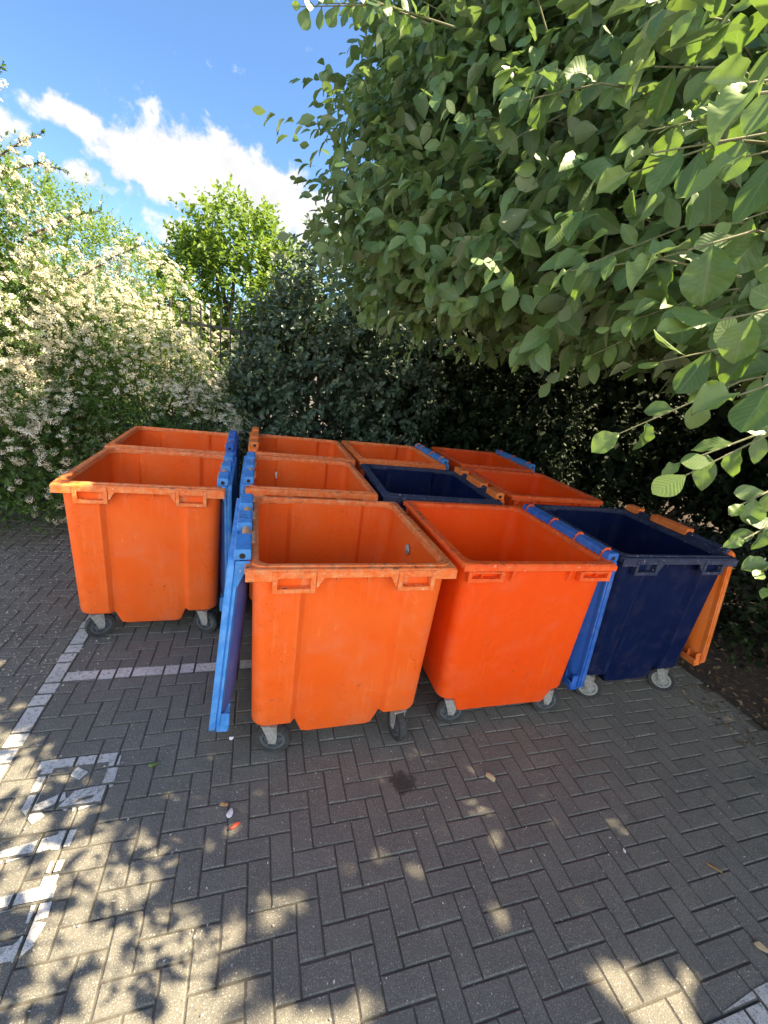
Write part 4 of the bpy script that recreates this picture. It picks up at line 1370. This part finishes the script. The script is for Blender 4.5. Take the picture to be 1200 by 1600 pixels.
# (start, end) of the nearest shoots, as points in space
for (s0, s1, n, sz) in (
        ((.95, .50, 2.62), (.52, .47, 2.545), 4, .10), ((1.05, .62, 2.72), (.66, .62, 2.66), 6, .11), ((1.1, .72, 2.55), (.72, .74, 2.47), 7, .10),
        ((1.2, .60, 2.42), (.80, .70, 2.36), 7, .105), ((1.25, .72, 2.36), (.86, .80, 2.30), 7, .10), ((1.15, .52, 2.33), (.78, .55, 2.24), 6, .10),
        ((1.5, .80, 2.40), (.97, .96, 2.12), 8, .105), ((1.4, .66, 2.28), (.98, .74, 2.06), 7, .11), ((1.35, .70, 2.20), (1.0, .78, 2.08), 6, .10),
        ((1.8, 1.2, 2.7), (1.22, 1.45, 2.36), 8, .10), ((1.9, 1.6, 2.75), (1.30, 1.80, 2.40), 8, .095), ((1.7, 1.1, 2.65), (1.05, 1.2, 2.42), 8, .10),
        ((1.7, 2.2, 2.9), (1.05, 2.25, 2.58), 8, .095), ((2.0, 2.5, 2.75), (1.5, 2.38, 2.33), 8, .065), ((1.5, 2.9, 2.9), (.92, 2.95, 2.56), 8, .09),
        ((1.6, .9, 3.0), (.95, 1.15, 2.88), 8, .105), ((1.4, .9, 2.85), (.80, .93, 2.72), 8, .105), ((1.5, 1.2, 2.8), (.88, 1.15, 2.56), 8, .10),
        ((1.3, 1.5, 3.2), (.80, 1.6, 3.1), 8, .10), ((1.3, 2.0, 3.3), (.78, 2.0, 3.2), 8, .095), ((1.2, .8, 3.1), (.72, .95, 3.0), 7, .10),
        ((.75, 2.25, 3.62), (.10, 2.15, 3.44), 22, .068), ((.7, 2.5, 3.75), (.2, 2.4, 3.62), 18, .068),
        ((1.40, .66, 2.00), (1.03, .60, 1.955), 9, .058), ((1.40, .62, 1.94), (1.06, .56, 1.90), 9, .06), ((1.40, .70, 2.06), (1.08, .66, 2.02), 8, .06),
        ((1.42, .60, 1.88), (1.10, .55, 1.86), 7, .06),
        ((1.6, .45, 2.2), (1.10, .52, 2.02), 6, .10), ((1.3, .4, 2.5), (.72, .40, 2.36), 6, .10)):
    mid = (np.array(s0) + np.array(s1)) / 2 + np.array([0, 0, .04])
    sprays.append(hero_spray((s0, mid, s1), n, sz, r3))
for k in range(20):      # more large-leaved shoots towards the top right
    e = np.array([r3.uniform(.72, 1.25), r3.uniform(.45, 1.5), r3.uniform(2.55, 3.7)])
    if np.linalg.norm(e - np.array([0, 0, CAM_H])) < .85: continue
    b_ = e + np.array([r3.uniform(.35, .6), r3.uniform(-.2, .2), r3.uniform(.02, .2)])
    sprays.append(hero_spray((b_, (b_ + e) / 2 + np.array([0, 0, .04]), e), 8, .105, r3))
rows_ = tuple(np.linspace(0, 1, 13))
NEAR_SHAPES = [leaf_template(rows_, oval(.33, .75, .58), 7, .30, .45, .025), leaf_template(rows_, oval(.30, .85, .50), 7, .18, .75, .035), leaf_template(rows_, oval(.36, .70, .64), 7, .35, .25, .030)]
for sp in sprays:
    bm = bmesh.new()
    add_tube(bm, [tuple(p - tb) for p in sp[0]], [.0045, .003, .0015], 6)
    tw = link('twig', bm_mesh('twig', bm), TWIG, tree)
    m = len(sp[1])
    link('twig_leaves', foliage_mesh('twig_leaves', NEAR_SHAPES[r3.integers(0, 3)], sp[1] - tb, *sp[2:], wscale=r3.uniform(.8, 1.25, m)), M_TREE, tw)
# thin twigs through the outer crown
Pt = band(110, .1, .6, (1.0, 4.2), (2.4, 4.6))[:50]
for q in Pt:
    dd = np.array([-.6, -.1, .05]) + r3.normal(0, .3, 3)
    if np.linalg.norm(q - np.array([0, 0, CAM_H])) < 1.0: continue
    bm = bmesh.new()
    add_tube(bm, [tuple(q - dd * .35 - tb), tuple(q - tb + [0, 0, .03]), tuple(q + dd * .15 - tb)], [.004, .003, .0015], 5)
    link('twig', bm_mesh('twig', bm), TWIG, tree)
# ------------------------------------------------------------------ fence, litter
BLACK = simple('black_painted_steel', (0.012, 0.013, 0.014), 0.45, 0, 0.3)
fence = empty('metal_fence', (-1.0, 7.0, 0))
tag(fence, 'black metal railing fence behind the flowering shrubs', 'fence')
bm = bmesh.new()
add_box(bm, -3.6, 3.6, -.012, .012, 2.44, 2.48)
link('rail', bm_mesh('rail', bm), BLACK, fence, .003, 1)
bm = bmesh.new()
add_box(bm, -3.6, 3.6, -.012, .012, .25, .29)
link('rail', bm_mesh('rail', bm), BLACK, fence, .003, 1)
pm = None
for k in range(54):
    x = -3.52 + k * .132
    bm = bmesh.new()
    add_tube(bm, [(0, 0, .08), (0, 0, 2.68), (0, 0, 2.74)], [.011, .011, .002], 8)
    if pm is None: pm = bm_mesh('picket', bm)
    else: bm.free()
    p_ = bpy.data.objects.new('picket', pm)
    COL.objects.link(p_)
    if not pm.materials: pm.materials.append(BLACK)
    p_.parent = fence
    p_.location = (x, -.026, 0)

r4 = np.random.default_rng(31)
# leaf litter on the bed
def litter(name, label, xr, yr, n, size, cols, z, mat_name, kind='stuff'):
    x = r4.uniform(*xr, n); y = r4.uniform(*yr, n)
    P = np.stack([x, y, np.full(n, z) + r4.uniform(-.025, .03, n) * (z > .03)], 1)
    m_ = leaf_mat(mat_name, cols, trans=.08, gloss=.7, coat=.3)
    me = foliage_mesh(name, T_SMALL, P, norm(np.stack([r4.normal(0, 1, n), r4.normal(0, 1, n), r4.normal(0, .15, n)], 1)), norm(np.stack([r4.normal(0, .35, n), r4.normal(0, .35, n), np.ones(n)], 1)), size * r4.uniform(.5, 1.4, n), r4.uniform(0, 1, n))
    return tag(link(name, me, m_), label, 'leaf litter', kind=kind)


litter('leaf_litter', 'dry brown leaves and chips scattered over the soil bed', (BED_X - .05, 8.5), (-.5, 6.5), 9000, .05, [(0.05, 0.03, 0.016), (0.13, 0.075, 0.04), (0.26, 0.19, 0.12)], .050, 'dry_leaf')
litter('edge_litter', 'dry leaves blown onto the edge of the paving by the bed', (BED_X - .40, BED_X), (.3, 3.4), 520, .036, [(0.06, 0.04, 0.02), (0.16, 0.10, 0.05), (0.35, 0.27, 0.17)], .011, 'dry_leaf_edge')
litter('fallen_petals', 'tiny pale petals fallen on the paving beside the flowering hedge', (-4, -1.0), (2.6, 6.0), 6500, .016, [(0.35, 0.32, 0.26), (0.6, 0.57, 0.48)], .0085, 'petal')
litter('scattered_crumbs', 'tiny pale crumbs and petals scattered on the block paving', (-1.4, 3.6), (.3, 2.2), 420, .010, [(0.35, 0.33, 0.30), (0.7, 0.68, 0.62)], .0085, 'crumb')


def scrap(name, label, cat, px, py, size, mat, rot, ratio=.5, fold=.012, group=None):
    x, y = gpix(px, py)
    bm = bmesh.new()
    rr = np.random.default_rng(int(px * 7 + py))
    n = 9
    ring = []
    for k in range(n):
        a = 2 * math.pi * k / n
        q = (size / 2 * math.cos(a) * rr.uniform(.8, 1.15), size / 2 * ratio * math.sin(a) * rr.uniform(.75, 1.2))
        ring.append((q[0], q[1], rr.uniform(0, fold)))
    top = [bm.verts.new((q[0], q[1], q[2] + .003)) for q in ring]
    bot = [bm.verts.new((q[0], q[1], q[2] * .6)) for q in ring]
    c = bm.verts.new((0, 0, fold * .8 + .004))
    c2 = bm.verts.new((0, 0, 0))
    for k in range(n):
        bm.faces.new((top[k], top[(k + 1) % n], c))
        bm.faces.new((bot[(k + 1) % n], bot[k], c2))
        bm.faces.new((bot[k], bot[(k + 1) % n], top[(k + 1) % n], top[k]))
    o = link(name, bm_mesh(name, bm, 60), mat)
    o.location = (x, y, .004)
    o.rotation_euler = (0, 0, R_(rot))
    return tag(o, label, cat, group)


RED = simple('red_wrapper', (0.45, 0.07, 0.035), 0.5)
TANLEAF = simple('dry_tan_leaf', (0.42, 0.24, 0.09), 0.7)
PALELEAF = simple('pale_dry_leaf', (0.52, 0.40, 0.22), 0.7)
GREENLEAF = simple('fallen_green_leaf', (0.10, 0.16, 0.03), 0.6)
scrap('paper_scrap', 'crumpled white scrap of paper lying beside a red wrapper on the paving', 'litter', 359, 1273, .05, WHITE, 80, .55)
scrap('wrapper', 'small red wrapper lying beside the white paper scrap on the paving', 'litter', 366, 1293, .055, RED, 25, .4)
scrap('fallen_leaf', 'tan fallen leaf just above the white paper scrap', 'fallen leaf', 350, 1259, .045, TANLEAF, -10, .4)
scrap('fallen_leaf', 'pale dry leaf lying in front of the bright orange bin', 'fallen leaf', 766, 1216, .07, PALELEAF, -60, .45)
scrap('fallen_leaf', 'narrow orange brown leaf on the right of the paving', 'fallen leaf', 1115, 1358, .075, TANLEAF, -52, .22)
scrap('fallen_leaf', 'pale yellow leaf at the right edge of the paving', 'fallen leaf', 1192, 1484, .07, PALELEAF, -45, .4)
scrap('fallen_leaf', 'small green leaf left of the front scuffed orange bin', 'fallen leaf', 240, 1196, .05, GREENLEAF, 10, .5)
scrap('paper_scrap', 'tiny pale blue scrap alone on the right of the paving', 'litter', 975, 1331, .022, WHITE, 70, .6)
scrap('paper_scrap', 'small torn white scrap by the foot of the front light blue lid', 'litter', 362, 1155, .03, WHITE, 20, .8)
